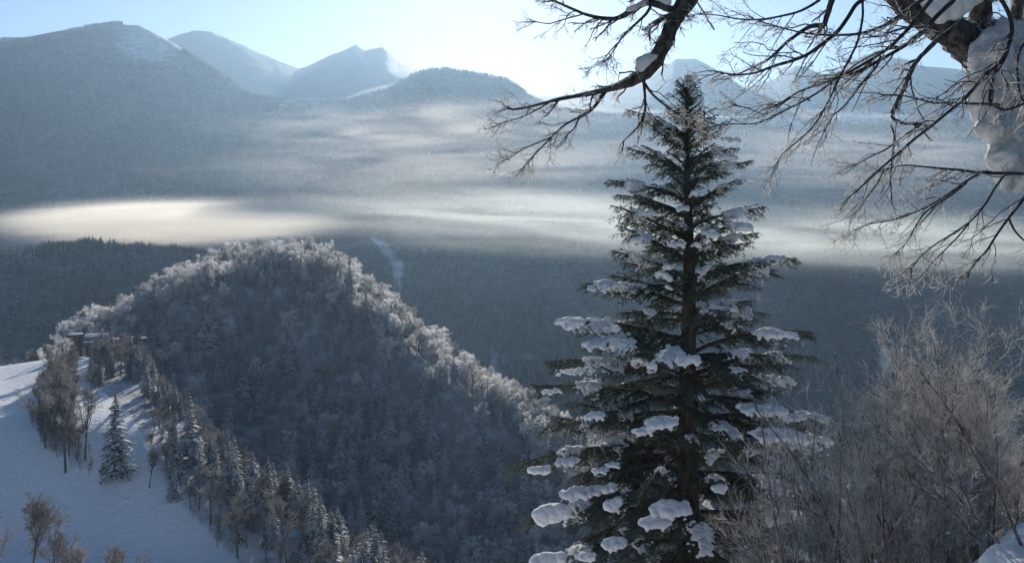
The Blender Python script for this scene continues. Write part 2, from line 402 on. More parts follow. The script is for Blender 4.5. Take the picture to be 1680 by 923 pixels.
wood = wood - (TK > 11.2) * (TK < 17.5) * (0.50 * gul * (TK > 11.5) * (np.abs(TK - 13.6) > 0.9) + 0.65 * np.clip(patch, -0.15, 1) * (np.abs(TK - 13.6) > 0.9))
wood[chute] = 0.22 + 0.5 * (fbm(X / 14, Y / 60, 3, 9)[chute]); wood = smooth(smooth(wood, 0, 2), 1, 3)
wood[piste] = -0.6
wood = smooth(smooth(wood, 0, 1), 1, 1)

def sheet(name, j0, j1, mat, label_kind='structure'):
    n = j1 - j0
    v = np.stack([X[:, j0:j1], Y[:, j0:j1], H[:, j0:j1]], -1).reshape(-1, 3)
    idx = np.arange(NU * n).reshape(NU, n)
    f = np.stack([idx[:-1, :-1], idx[1:, :-1], idx[1:, 1:], idx[:-1, 1:]], -1).reshape(-1, 4)
    me = Acc().add(v, f).mesh(name, [mat])
    a = me.attributes.new('wood', 'FLOAT', 'POINT'); a.data.foreach_set('value', wood[:, j0:j1].astype(np.float32).ravel())
    o = link(name, me); tag(o, kind=label_kind); return o
jm = int(np.searchsorted(Dg, 880.0))
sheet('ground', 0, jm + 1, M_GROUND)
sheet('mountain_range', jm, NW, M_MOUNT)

# ------------------------------------------------------------------ tree shapes
def conifer(seed, h=1.0, w=0.17, layers=26, per=11, sub=9, snowy=0.55):
    """unit-height conifer: drooping layered boughs; returns accs (trunk, foliage, snow)"""
    r = np.random.default_rng(seed)
    tr, fo, sn = Acc(), Acc(), Acc()
    k = 6; z = np.linspace(-0.06, 0.99, k)
    tubes(tr, np.stack([np.zeros(k), np.zeros(k), z], -1)[None], np.linspace(0.014, 0.002, k)[None], 6)
    zs, az, ln = [], [], []
    for i in range(layers):
        t = i / (layers - 1); zz = 0.08 + 0.90 * t ** 0.92
        rad = w * (1 - t) ** 0.80 * r.uniform(0.75, 1.12) + 0.008
        if i < 2: rad *= 0.75
        n = max(4, int(per * (1 - 0.5 * t)))
        a = r.uniform(0, 6.28) + np.arange(n) * 6.283 / n + r.normal(0, 0.25, n)
        zs += list(zz + r.normal(0, 0.008, n)); az += list(a); ln += list(rad * r.uniform(0.65, 1.15, n))
    zs, az, ln = map(np.array, (zs, az, ln))
    N = len(zs); dirs = np.stack([np.cos(az), np.sin(az), np.zeros(N)], -1)
    up = np.interp(zs, [0, 0.6, 1], [-0.25, 0.05, 0.6])
    # bough axis points
    def ax(s, j): return dirs[j] * (ln[j] * s)[:, None] + np.array([0, 0, 1.0]) * (zs[j] + ln[j] * (up[j] * s - 0.30 * s * s))[:, None]
    M = N * sub
    j = np.repeat(np.arange(N), sub); s = r.random(M) ** 0.7
    c = ax(s, j)
    side = np.stack([-dirs[j][:, 1], dirs[j][:, 0], np.zeros(M)], -1)
    wd = ln[j] * 0.34 * (1.15 - s) + 0.006
    # leafy clumps: two crossing triangles
    for kk in range(2):
        off = r.uniform(-1, 1, M)
        tip = c + side * (off * wd)[:, None] + dirs[j] * (wd * 0.5)[:, None] - np.array([0, 0, 1.0]) * (r.uniform(0.1, 0.7, M) * wd)[:, None]
        b1 = c + dirs[j] * (-0.010) + np.array([0, 0, 1]) * (0.006 * r.random(M))[:, None]
        b2 = c + dirs[j] * (0.012) - np.array([0, 0, 1]) * (0.010 * r.random(M))[:, None]
        v = np.stack([b1, b2, tip], 1).reshape(-1, 3)
        fo.add(v, np.arange(3 * M).reshape(-1, 3))
    # snow pads lying on the outer boughs
    q = r.random(M) < snowy * (0.35 + 0.65 * s)
    cs, js, ws = c[q], j[q], wd[q] * r.uniform(0.7, 1.7, q.sum())
    sd = side[q]; dj = dirs[js]; m = len(cs)
    zup = np.array([0, 0, 1.0])
    o = r.uniform(-0.7, 0.7, m)[:, None] * ws[:, None] * sd
    v = np.stack([cs + o + dj * 0.55 * ws[:, None] - zup * 0.22 * ws[:, None] + zup * 0.003, cs + o + sd * 0.5 * ws[:, None] + zup * 0.004,
                  cs + o - dj * 0.45 * ws[:, None] + zup * (0.006 + 0.12 * ws[:, None]), cs + o - sd * 0.5 * ws[:, None] + zup * 0.004], 1).reshape(-1, 3)
    sn.add(v, np.arange(4 * m).reshape(-1, 4))
    return tr, fo, sn

def baretree(seed, nlimb=9, spread=0.55, tw=5, width=0.0022, clump=1.0, t0=0.35, upb=0.16, nb=7, nd=4):
    """unit-height bare deciduous tree; accs (trunk+limbs, twigs)"""
    r = np.random.default_rng(seed)
    tr, tg = Acc(), Acc()
    lean = r.normal(0, 0.04, 3); lean[2] = 0
    T = curves(np.array([[0, 0, -0.05]]), np.array([[0, 0, 1.0]]) + lean, np.array([0.85]), 8, 0.05, (0, 0, 0.05), r)
    Rt = np.linspace(0.014, 0.004, 8)[None]
    tubes(tr, T, Rt, 5)
    A, Ra = spawn(T, Rt, nlimb, t0, 0.98, 0.55, spread, 0.10, (0, 0, upb), 6, 0.003, 0.6, r)
    tubes(tr, A, Ra, 4)
    B, Rb = spawn(A, Ra, nb, 0.2, 1.0, 0.62, 0.75, 0.13, (0, 0, 0.10), 5, 0.0018, 0.55, r)
    tubes(tr, B, Rb, 3)
    C, Rc = spawn(np.concatenate([B]), Rb, tw, 0.15, 1.0, 0.62, 0.85, 0.15, (0, 0, 0.06), 4, 0.0012, 0.6, r, Lmin=0.05)
    # slivers along C and their own offshoots
    D_, Rd = spawn(C, Rc, nd, 0.1, 1.0, 0.7, 1.0, 0.1, (0, 0, 0.03), 2, 0.001, 0.6, r, Lmin=0.03)
    for S, wd in ((C[:, [0, 2]], width), (C[:, [1, 3]], width), (D_, width * 0.9)):
        a, b = S[:, 0], S[:, -1]; n = len(a)
        sdv = norm(np.cross(b - a, r.normal(size=(n, 3)))) * wd * clump
        v = np.stack([a - sdv, a + sdv, b], 1).reshape(-1, 3)
        tg.add(v, np.arange(3 * n).reshape(-1, 3))
    return tr, tg

def merge(accs, mats):
    A = Acc()
    for i, a in enumerate(accs):
        if not a.v: continue
        v = np.concatenate(a.v)
        if a.f3: A.add(v, np.concatenate(a.f3), i)
        if a.f4: A.add(v if not a.f3 else v, np.concatenate(a.f4), i)
    return A
CONP, CONM = [], []
for i in range(7):
    acs = conifer(100 + i, w=[0.20, 0.23, 0.17, 0.22, 0.25, 0.19, 0.21][i], layers=[24, 20, 24, 19, 18, 24, 21][i], per=12, sub=20, snowy=[0.5, 0.7, 0.35, 0.6, 0.45, 0.8, 0.25][i])
    CONP.append([a.mesh(nm, [mt]) for a, nm, mt in zip(acs, ('trunk', 'crown', 'snow_load'), (M_TRUNK, M_CON, M_CONSNOW))])
    CONM.append(merge(acs, None).mesh('conifer', [M_TRUNK, M_CON, M_CONSNOW], smooth=False))
FRM, BRM, BRP = [], [], []
for i in range(6):
    acs = baretree(200 + i, nlimb=[10, 12, 9, 11, 13, 10][i], spread=[0.9, 1.05, 0.8, 1.0, 1.1, 0.95][i], tw=8, width=0.0030, t0=0.30, upb=0.10, nb=9, nd=5)
    FRM.append(merge(acs, None).mesh('frosted_tree', [M_TRUNK, M_FROSTTREE], smooth=False))
for i in range(6):
    acs = baretree(300 + i, nlimb=[9, 12, 8, 11, 10, 9][i], spread=[0.6, 0.85, 0.5, 0.7, 0.9, 0.6][i], tw=6, width=0.0022, nb=8, nd=5)
    BRM.append(merge(acs, None).mesh('bare_tree', [M_TRUNK, M_BARETREE], smooth=False))
    BRP.append([a.mesh(nm, [mt]) for a, nm, mt in zip(acs, ('trunk', 'crown'), (M_TRUNK, M_BARETREE))])

# ------------------------------------------------------------------ placing the woods
def scatter(n, d0, d1, umax=0.66, seed=0):
    r = np.random.default_rng(seed)
    D = np.sqrt(r.random(n) * (d1 * d1 - d0 * d0) + d0 * d0); u = r.uniform(-umax, umax, n)
    x = u * D; z = samp(H, x, D); t = samp(TK, x, D); px, py = project(x, D, z)
    return x, D, z, t, px, py

used = set()
def place(kind, me_i, x, y, z, h, label, group, parts=False, rz=None, wide=1.0):
    rz = random.uniform(0, 6.28) if rz is None else rz
    names = {'conifer': 'snowy_conifer', 'frost': 'frosted_tree', 'bare': 'bare_tree'}
    if parts:
        o = link(names[kind], None)
        src = CONP[me_i] if kind == 'conifer' else BRP[me_i]
        for nm, me in zip(('trunk', 'crown', 'snow_load'), src): link(nm, me, o)
    else:
        me = {'conifer': CONM, 'frost': FRM, 'bare': BRM}[kind][me_i]
        o = link(names[kind], me)
    o.location = (float(x), float(y), float(z)); o.rotation_euler = (0, 0, rz); o.scale = (h * wide, h * wide, h)
    tag(o, label, 'conifer' if kind == 'conifer' else 'tree', group)
    return o

# particular trees one can point to in the photograph: kind, column, row of the base, height px, width, label
def ground_at(px, py, d0=100, d1=1500):
    """first ground point seen through a photo pixel"""
    u, e = ray(px, py); D = np.exp(np.linspace(math.log(d0), math.log(d1), 3000))
    hz = samp(H, u * D, D) - e * D
    k = np.argmax(hz > 0)
    return u * D[k], D[k], float(samp(H, np.array([u * D[k]]), np.array([D[k]]))[0])
SPEC = [
 ('conifer', 192, 785, 142, 1.20, 'broad dark conifer standing alone at the tip of the tree island on the ski run'),
 ('conifer', 312, 760, 118, 1.15, 'tall snow-laden conifer beside the lower right bank of the ski run'),
 ('conifer', 288, 790, 95, 1.1, 'snowy conifer half hidden in brown trees right of the ski run, lower one of two'),
 ('conifer', 208, 590, 62, 1.2, 'dark conifer standing right behind the lift station roofs'),
 ('conifer', 345, 520+60, 95, 1.3, 'dark broad conifer among frosted trees on the left shoulder of the central ridge'),
 ('conifer', 400, 520, 50, 1.4, 'pair-topped dark conifer in front of the pale crest of the central ridge'),
 ('conifer', 555, 905, 80, 1.15, 'snow-white conifer poking above the near tree line at its lower middle'),
 ('conifer', 640, 735, 85, 1.0, 'slim snow-dusted conifer at the centre of the shaded flank'),
 ('conifer', 610, 700, 70, 1.0, 'snow-dusted conifer left of the slim one at the centre of the shaded flank'),
 ('conifer', 560, 690, 75, 1.0, 'pale snow-dusted conifer upper left on the shaded flank'),
 ('conifer', 665, 800, 75, 1.1, 'snow-dusted conifer low on the shaded flank, below the slim one'),
 ('conifer', 730, 790, 62, 1.1, 'short snowy conifer right of centre on the shaded flank'),
 ('conifer', 475, 620, 80, 1.1, 'snowy conifer below the dark pair on the left part of the flank'),
 ('conifer', 150, 625, 42, 1.3, 'small snow-plastered conifer at the head of the narrow snow gully'),
 ('conifer', 440, 840, 95, 1.1, 'snowy conifer on the near tree line above the brown round trees'),
 ('conifer', 385, 800, 90, 1.1, 'snowy conifer on the near tree line, next above the brown round trees'),
 ('conifer', 895, 705, 72, 1.1, 'snow-dusted conifer at the low right end of the central ridge, behind the big fir'),
 ('conifer', 240, 650, 60, 1.2, 'snowy conifer on the bank above the narrow snow gully'),
 ('bare', 108, 775, 200, 0.8, 'tall slender bare tree at the lower edge of the tree island, trunk on open snow'),
 ('bare', 75, 735, 125, 0.9, 'wide bare tree at the left end of the tree island'),
 ('bare', 140, 755, 135, 0.9, 'bare tree in the middle of the tree island on the ski run'),
 ('bare', 245, 800, 70, 1.1, 'small bare tree leaning over the right edge of the ski run'),
 ('bare', 345, 860, 95, 1.3, 'round-crowned brown tree by the lower right edge of the ski run'),
 ('bare', 390, 915, 110, 1.2, 'large brown bare tree at the bottom edge right of the ski run'),
 ('bare', 470, 925, 115, 1.2, 'round brown bare tree at the bottom, nearest on the near tree line'),
 ('frost', 105, 605, 60, 1.3, 'frosted round-crowned tree rising just behind the lift station'),
 ('frost', 155, 580, 52, 1.3, 'pinkish frosted tree right behind the lift terminal roof'),
]
taken = []
for k, (kind, px, py, hp, wd, lab) in enumerate(SPEC):
    x, y, z = ground_at(px, py)
    taken.append((x, y))
    place(kind, k % 6, x, y, z - 0.2, hp * y / F, lab, None, parts=(kind != 'frost' and hp > 70), rz=k * 1.3, wide=wd)

# bottom left corner trees stand nearer than the run
for (px, D, top, wd, lab) in [(45, 132, 800, 1.0, 'dark bare tree in the bottom left corner, in front of the ski run'),
                          (-15, 140, 812, 1.0, 'bare tree cut by the left edge in the bottom left corner'),
                          (88, 138, 842, 1.0, 'smaller bare tree right of the dark one in the bottom left corner'),
                          (135, 142, 880, 1.3, 'low brown bare tree top at the bottom edge below the ski run'),
                          (175, 146, 893, 1.2, 'low brown bush-like tree top at the bottom edge, rightmost below the ski run')]:
    u, e = ray(px, top); z = hq(u * D, D)
    place('bare', int(abs(px)) % 6, u * D, D, z, e * D - z, lab, None, parts=True, wide=wd)

regions = []   # (kind, x, y, z, h)
def keep_out(x, y, rad):
    m = np.ones(len(x), bool)
    for tx, ty in taken: m &= (x - tx) ** 2 + (y - ty) ** 2 > rad * rad
    return m
allc = []
# tree island
x, D, z, t, px, py = scatter(60000, 230, 460, 0.62, 1)
m = inpoly(px, py, ISLAND) & (t > 5) & (t < 7.2)
sel = np.where(m)[0][:230]
for i in sel: allc.append(('bare', x[i], D[i], z[i], random.uniform(4.5, 12) * (0.7 if px[i] < 70 else (0.45 if px[i] > 145 else 1)), 'i'))
# near tree line right of the run (both sides of its crest)
x, D, z, t, px, py = scatter(16000, 205, 520, 0.62, 2)
m = (t > 5.2) & (t < 8.4) & ~inpoly(px, py, PISTE) & (px > 140) & ~((px < 245) & (py > 632) & (t < 6.75)) & keep_out(x, D, 5)
m &= (px > 150) & (px < 1000)
for i in np.where(m)[0][:1900]:
    c = random.random() < 0.28
    edge = (px[i] < 330 and py[i] > 620 and t[i] < 7)
    allc.append(('conifer' if c else 'bare', x[i], D[i], z[i], (random.uniform(11, 18) if c else random.uniform(8, 14)) * (0.75 if edge else 1), 'l'))
# behind the run's crest on the left: the low brown wood and hidden slope
x, D, z, t, px, py = scatter(6000, 430, 640, 0.66, 3)
m = (t > 7.15) & (t < 10.2) & (px < 150) & keep_out(x, D, 6)
for i in np.where(m)[0][:260]: allc.append(('bare' if random.random() < 0.6 else 'frost', x[i], D[i], z[i], random.uniform(8, 14), 'b'))
# central ridge
x, D, z, t, px, py = scatter(16000, 300, 800, 0.62, 4)
m = (t > 8.2) & (t < 10.6) & (px > 100) & (px < 1300) & keep_out(x, D, 6)
gl = fbm(x / 30, D / 55, 3, 21)
dens = np.where((gl > 0.28) & (t < 9.8), 0.22, 1.0)
m &= np.random.default_rng(5).random(len(x)) < dens
for i in np.where(m)[0][:3500]:
    crest = (t[i] > 9.15)
    pc = 0.17 if crest else 0.30
    r_ = random.random()
    if r_ < pc: allc.append(('conifer', x[i], D[i], z[i], random.uniform(20, 31) * (0.8 if crest else 1), 'r'))
    elif crest or random.random() < 0.72: allc.append(('frost', x[i], D[i], z[i], random.choice([random.uniform(9, 15), random.uniform(15, 24)]), 'r'))
    else: allc.append(('bare', x[i], D[i], z[i], random.uniform(12, 19), 'r'))

LBL = {
 ('conifer', 'l'): ('snow-laden conifer crowded into the near tree line right of the ski run', 'conifers in the near tree line'),
 ('bare', 'l'): ('brown bare tree crowded into the near tree line right of the ski run', 'bare trees in the near tree line'),
 ('bare', 'i'): ('thin bare tree crowded into the tree island in the middle of the ski run', 'bare trees of the island on the ski run'),
 ('bare', 'b'): ('low brown bare tree just behind the crest of the ski run', 'brown trees behind the ski run crest'),
 ('frost', 'b'): ('low frosted tree just behind the crest of the ski run', 'frosted trees behind the ski run crest'),
 ('conifer', 'r'): ('snow-dusted conifer in the mixed wood on the shaded flank of the central ridge', 'conifers of the central ridge'),
 ('frost', 'r'): ('white frosted round-crowned tree in the wood of the central ridge', 'frosted trees of the central ridge'),
 ('bare', 'r'): ('grey bare tree in the mixed wood of the central ridge', 'bare trees of the central ridge'),
}
rest = {'conifer': [], 'frost': [], 'bare': []}
firsts = {'conifer': [], 'frost': [], 'bare': []}
for kind in rest:
    lst = [a for a in allc if a[0] == kind]
    def seen(a):
        p = project(a[1], a[2], a[3] + a[4] * 0.7)
        return -20 < p[0] < 1000 and p[1] < 940
    vis = [a for a in lst if seen(a)]; hid = [a for a in lst if not seen(a)]
    vis.sort(key=lambda a: -a[4] / a[2])
    for n_, a in enumerate(vis):
        if n_ < 270:
            lab, grp = LBL[(kind, a[5])]
            qx, qy = project(a[1], a[2], a[3] + a[4]); tt = float(samp(TK, np.array([a[1]]), np.array([a[2]]))[0])
            if a[5] == 'r':
                w1 = 'crest' if tt > 9.6 else ('upper flank' if tt > 9.15 else ('middle flank' if tt > 8.8 else 'foot'))
                w2 = 'left' if qx < 330 else ('middle' if qx < 560 else ('right' if qx < 760 else 'far right'))
                w3 = ('tall', 'small')[int(a[4] < (18 if kind == 'conifer' else 14))]
                kd = {'conifer': 'snow-dusted conifer', 'frost': 'white frosted tree', 'bare': 'grey bare tree'}[kind]
                lab = '%s %s on the %s of the central ridge, %s part' % (w3, kd, w1, w2); grp = lab.replace('tree', 'trees').replace('conifer', 'conifers')
            elif a[5] == 'l':
                w2 = 'by the upper ski run' if qy < 640 else ('by the middle of the ski run' if qy < 740 else ('by the bottom edge' if qx < 480 else 'at its low right end'))
                w3 = ('tall', 'small')[int(a[4] < (14 if kind == 'conifer' else 11))]
                w4 = 'run side' if tt < 6.9 else 'valley side'
                kd = {'conifer': 'snow-laden conifer', 'frost': 'frosted tree', 'bare': 'brown bare tree'}[kind]
                lab = '%s %s, near wood %s, %s' % (w3, kd, w2, w4); grp = lab.replace(' tree', ' trees').replace('conifer', 'conifers')
            big = a[4] * F / a[2] > 85
            o = place(kind, n_ % 6, a[1], a[2], a[3] - 0.3, a[4], lab, grp, parts=big and kind != 'frost', wide=random.uniform(0.9, 1.35) * (1.2 if kind == 'frost' else 1))
            if not big and len(firsts[kind]) < 6 and n_ % 6 == len(firsts[kind]): firsts[kind].append(o)
        else: rest[kind].append(a)
    rest[kind] += hid

def forest(name, pts, protos, label, cat, offset=0.3):
    """one mass: a point cloud with a geometry-nodes tree on every point. protos: objects whose geometry is reused"""
    pts = np.asarray(pts, float)                         # x y z h wide
    me = bpy.data.meshes.new(name); me.vertices.add(len(pts))
    co = pts[:, :3].copy(); co[:, 2] -= offset
    me.vertices.foreach_set('co', co.astype(np.float32).ravel())
    a = me.attributes.new('tree_scale', 'FLOAT_VECTOR', 'POINT')
    a.data.foreach_set('vector', np.stack([pts[:, 3] * pts[:, 4], pts[:, 3] * pts[:, 4], pts[:, 3]], -1).astype(np.float32).ravel())
    a = me.attributes.new('tree_turn', 'FLOAT_VECTOR', 'POINT')
    rr = np.zeros((len(pts), 3)); rr[:, 2] = rng.uniform(0, 6.28, len(pts))
    a.data.foreach_set('vector', rr.astype(np.float32).ravel())
    a = me.attributes.new('tree_kind', 'INT', 'POINT')
    a.data.foreach_set('value', rng.integers(0, len(protos), len(pts)).astype(np.int32))
    o = link(name, me); tag(o, label, cat, kind='stuff')
    ng = bpy.data.node_groups.new(name + '_nodes', 'GeometryNodeTree')
    ng.interface.new_socket('Geometry', in_out='INPUT', socket_type='NodeSocketGeometry')
    ng.interface.new_socket('Geometry', in_out='OUTPUT', socket_type='NodeSocketGeometry')
    n, l = ng.nodes, ng.links
    gi, go = n.new('NodeGroupInput'), n.new('NodeGroupOutput')
    iop = n.new('GeometryNodeInstanceOnPoints'); iop.inputs['Pick Instance'].default_value = True
    gti = n.new('GeometryNodeGeometryToInstance')
    l.new(gi.outputs[0], iop.inputs['Points'])
    for p in reversed(protos):
        oi = n.new('GeometryNodeObjectInfo'); oi.transform_space = 'ORIGINAL'; oi.inputs['Object'].default_value = p
        oi.inputs['As Instance'].default_value = True
        l.new(oi.outputs['Geometry'], gti.inputs[0])
    l.new(gti.outputs[0], iop.inputs['Instance'])
    for nm, tp, sock in (('tree_scale', 'FLOAT_VECTOR', 'Scale'), ('tree_turn', 'FLOAT_VECTOR', 'Rotation'), ('tree_kind', 'INT', 'Instance Index')):
        na = n.new('GeometryNodeInputNamedAttribute'); na.data_type = tp; na.inputs['Name'].default_value = nm
        l.new(na.outputs[0], iop.inputs[sock])
    l.new(iop.outputs[0], go.inputs[0])
    md = o.modifiers.new('trees', 'NODES'); md.node_group = ng
    return o
FNAME = {'conifer': ('conifer_wood', 'mass of snow-dusted conifers behind the nearer ones on the ridges'), 'frost': ('frosted_wood', 'mass of white frosted trees along the crest of the central ridge'), 'bare': ('bare_wood', 'mass of grey bare trees filling the flank of the central ridge')}
for kind, lst in rest.items():
    if lst and firsts[kind]:
        forest(FNAME[kind][0], [(a[1], a[2], a[3], a[4], random.uniform(0.85, 1.3)) for a in lst], firsts[kind], FNAME[kind][1], 'wood')

# far woods
def far_conifer(seed):
    r = np.random.default_rng(seed); A = Acc()
    for i in range(7):
        t = i / 6; n = 7; rad = 0.17 * (1 - t) ** 0.8 + 0.02; zz = 0.06 + 0.84 * t
        a = np.arange(n) * 6.283 / n + r.uniform(0, 6)
        rr = rad * r.uniform(0.55, 1.25, n)
        ring = np.stack([np.cos(a) * rr, np.sin(a) * rr, zz - 0.05 + r.normal(0, 0.012, n)], -1)
        v = np.concatenate([ring, [[0, 0, zz + 0.17]]])
        A.add(v, np.array([[k, (k + 1) % n, n] for k in range(n)]), i % 2 if r.random() < 0.55 else 0)
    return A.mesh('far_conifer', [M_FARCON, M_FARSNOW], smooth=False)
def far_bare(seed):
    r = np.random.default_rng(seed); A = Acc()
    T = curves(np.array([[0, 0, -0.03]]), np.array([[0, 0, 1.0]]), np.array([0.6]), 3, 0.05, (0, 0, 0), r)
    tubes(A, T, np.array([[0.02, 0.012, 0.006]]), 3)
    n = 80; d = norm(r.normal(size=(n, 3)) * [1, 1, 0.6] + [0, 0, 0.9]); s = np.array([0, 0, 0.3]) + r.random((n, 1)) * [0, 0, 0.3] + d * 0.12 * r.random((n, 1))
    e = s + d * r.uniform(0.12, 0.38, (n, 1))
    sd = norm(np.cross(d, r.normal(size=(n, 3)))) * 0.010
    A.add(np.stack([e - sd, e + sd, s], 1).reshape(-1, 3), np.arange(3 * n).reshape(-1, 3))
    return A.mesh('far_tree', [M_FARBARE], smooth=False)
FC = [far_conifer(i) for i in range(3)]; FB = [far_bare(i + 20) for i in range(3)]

# left spur: individual trees along its crest, the wood behind as a mass
x, D, z, t, px, py = scatter(9000, 860, 1500, 0.64, 8)
m = (t > 11.1) & (t < 13.2) & (px < 520)
ii = np.where(m)[0]
crest = [i for i in ii if t[i] > 12.86 and -10 < px[i] < 430][:70]
protoF = []
for n_, i in enumerate(crest):
    c = random.random() < 0.45
    me = FC[n_ % 3] if c else FB[n_ % 3]
    o = link('far_conifer' if c else 'far_bare_tree', me, loc=(x[i], D[i], z[i] - 0.3)); h = random.uniform(14, 22)
    o.scale = (h * 1.1, h * 1.1, h); o.rotation_euler = (0, 0, random.uniform(0, 6))
    wq = ('left of the bright fog', 'under the bright fog bank', 'right of the bright fog')[int(px[i] > 130) + int(px[i] > 290)]; wz = 'tall' if h > 18 else 'small'
    tag(o, (wz + (' dark conifer' if c else ' hazy bare tree') + ' on the crest of the left spur, ' + wq),
        'conifer' if c else 'tree', (wz + (' conifers' if c else ' bare trees') + ' on the left spur crest, ' + wq))
    0 and tag(o, 'small dark conifer on the crest of the left spur, against the bright fog bank' if c else 'small hazy bare tree on the crest of the left spur, against the bright fog bank',
        'conifer' if c else 'tree', 'conifers on the left spur crest' if c else 'bare trees on the left spur crest')
    protoF.append((c, o))
pc = [o for c, o in protoF if c][:3]; pb = [o for c, o in protoF if not c][:3]
def farforest(name, n, d0, d1, t0, t1, hmin, hmax, frac, label, seed, umax=0.66, extra=None, wide=1.2):
    x, D, z, t, px, py = scatter(n, d0, d1, umax, seed)
    wd = samp(wood, x, D)
    m = (t > t0) & (t < t1) & (wd > 0.28 + 0.25 * np.random.default_rng(seed).random(len(x)))
    m &= (wd > 0)
    if extra is not None: m &= extra(px, t)
    x, D, z = x[m], D[m], z[m]
    r = np.random.default_rng(seed + 1); h = r.uniform(hmin, hmax, len(x)); c = r.random(len(x)) < frac * (1 + 0.8 * fbm(x / 120, D / 120, 2, 77))
    wv = r.uniform(0.9, 1.4, len(x)) * wide
    for q, pr, sfx in ((c, pc, 'conifers'), (~c, pb, 'trees')):
        forest(name + '_' + sfx, np.stack([x, D, z, h, wv], -1)[q], pr, label % ('dark conifers' if q is c else 'bare trees'), 'wood')
farforest('spur_wood', 9000, 860, 1600, 11.0, 14.0, 13, 20, 0.35, 'mass of %s on the hazy left spur', 40, extra=lambda px, t: px < 560)
farforest('valley_wall_wood', 60000, 900, 2100, 11.0, 14.5, 12, 19, 0.35, 'mass of %s on the blue valley wall behind the big fir', 50, extra=lambda px, t: px >= 470)
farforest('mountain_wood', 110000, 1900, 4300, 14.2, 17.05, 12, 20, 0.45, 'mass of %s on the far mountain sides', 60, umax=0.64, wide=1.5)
# ------------------------------------------------------------------ air and fog
def vol_obj(name, me, density, color, g, label=None, cat=None, noise=None):
    m = bpy.data.materials.new(name + '_air'); m.use_nodes = True
    n, l = m.node_tree.nodes, m.node_tree.links; n.clear()
    out = n.new('ShaderNodeOutputMaterial'); pv = n.new('ShaderNodeVolumePrincipled')
    pv.inputs['Color'].default_value = (*color, 1); pv.inputs['Anisotropy'].default_value = g
    pv.inputs['Density'].default_value = density
    l.new(pv.outputs[0], out.inputs['Volume'])
    if noise:
        fx, fz, lo, hi, seed, topsharp, det = noise
        tc = n.new('ShaderNodeTexCoord')
        # distance from the middle of the unit ball
        ln = n.new('ShaderNodeVectorMath'); ln.operation = 'LENGTH'; l.new(tc.outputs['Object'], ln.inputs[0])
        fo = n.new('ShaderNodeMapRange'); fo.interpolation_type = 'SMOOTHERSTEP'
        fo.inputs[1].default_value = 1.0; fo.inputs[2].default_value = 0.15; l.new(ln.outputs['Value'], fo.inputs[0])
        mp = n.new('ShaderNodeMapping'); mp.inputs['Scale'].default_value = (fx, fx * 0.35, fz); mp.inputs['Location'].default_value = (seed, seed * 1.7, 0)
        mp.inputs['Rotation'].default_value = (0, R(6 if seed % 2 else -7), 0)
        l.new(tc.outputs['Object'], mp.inputs[0])
        nz = n.new('ShaderNodeTexNoise'); nz.inputs['Scale'].default_value = 1.0; nz.inputs['Detail'].default_value = det; nz.inputs['Roughness'].default_value = 0.5
        nz.inputs['Distortion'].default_value = 0.6
        l.new(mp.outputs[0], nz.inputs['Vector'])
        mr = n.new('ShaderNodeMapRange'); mr.inputs[1].default_value = lo; mr.inputs[2].default_value = hi; l.new(nz.outputs[0], mr.inputs[0])
        mu = n.new('ShaderNodeMath'); mu.operation = 'MULTIPLY'; l.new(fo.outputs[0], mu.inputs[0]); l.new(mr.outputs[0], mu.inputs[1])
        m2 = n.new('ShaderNodeMath'); m2.operation = 'MULTIPLY'; m2.inputs[1].default_value = density; l.new(mu.outputs[0], m2.inputs[0])
        if topsharp:
            sp = n.new('ShaderNodeSeparateXYZ'); l.new(tc.outputs['Object'], sp.inputs[0])
            tr_ = n.new('ShaderNodeMapRange'); tr_.inputs[1].default_value = -0.8; tr_.inputs[2].default_value = 0.5; tr_.inputs[3].default_value = 0.25; tr_.inputs[4].default_value = 1.6
            l.new(sp.outputs[2], tr_.inputs[0]); m3 = n.new('ShaderNodeMath'); m3.operation = 'MULTIPLY'
            l.new(m2.outputs[0], m3.inputs[0]); l.new(tr_.outputs[0], m3.inputs[1]); m2 = m3
        l.new(m2.outputs[0], pv.inputs['Density'])
    me.materials.clear(); me.materials.append(m)
    o = link(name, me); tag(o, label, cat, kind='stuff'); return o, m

def box_mesh(name, lo, hi):
    v = [(x, y, z) for x in (lo[0], hi[0]) for y in (lo[1], hi[1]) for z in (lo[2], hi[2])]
    f = [(0, 1, 3, 2), (4, 6, 7, 5), (0, 4, 5, 1), (2, 3, 7, 6), (0, 2, 6, 4), (1, 5, 7, 3)]
    return Acc().add(v, f).mesh(name, [], smooth=False)
HAZE = 6.2e-5
zlo = float(H.min()) - 2.0; ztop = float(H.max()) + 30
vol_obj('haze', box_mesh('haze', (-16500, -60, zlo), (16500, 16100, ztop)), HAZE, (0.47, 0.71, 1.0), 0.51,
        'thin blue winter haze filling the valley between the ridges', 'haze')

def ball(name):
    me = bpy.data.meshes.new(name)
    import bmesh
    bm = bmesh.new(); bmesh.ops.create_icosphere(bm, subdivisions=3, radius=1.0); bm.to_mesh(me); bm.free(); return me
def fog(px0, px1, py0, py1, D, depth, dens, label, noise, color=(0.985, 0.98, 0.975), g=0.72, tilt=0.0, step=None):
    a, b = P(px0, (py0 + py1) / 2, D), P(px1, (py0 + py1) / 2, D); t, u = P((px0 + px1) / 2, py0, D), P((px0 + px1) / 2, py1, D)
    o, m = vol_obj('fog_bank', ball('fog_bank'), dens, color, g, label, 'fog', noise)
    o.location = [float(c) for c in (a + b) / 2]
    o.scale = (float(b[0] - a[0]) / 2, depth, float(t[2] - u[2]) / 2)
    o.rotation_euler = (0, R(tilt), 0)
    return o
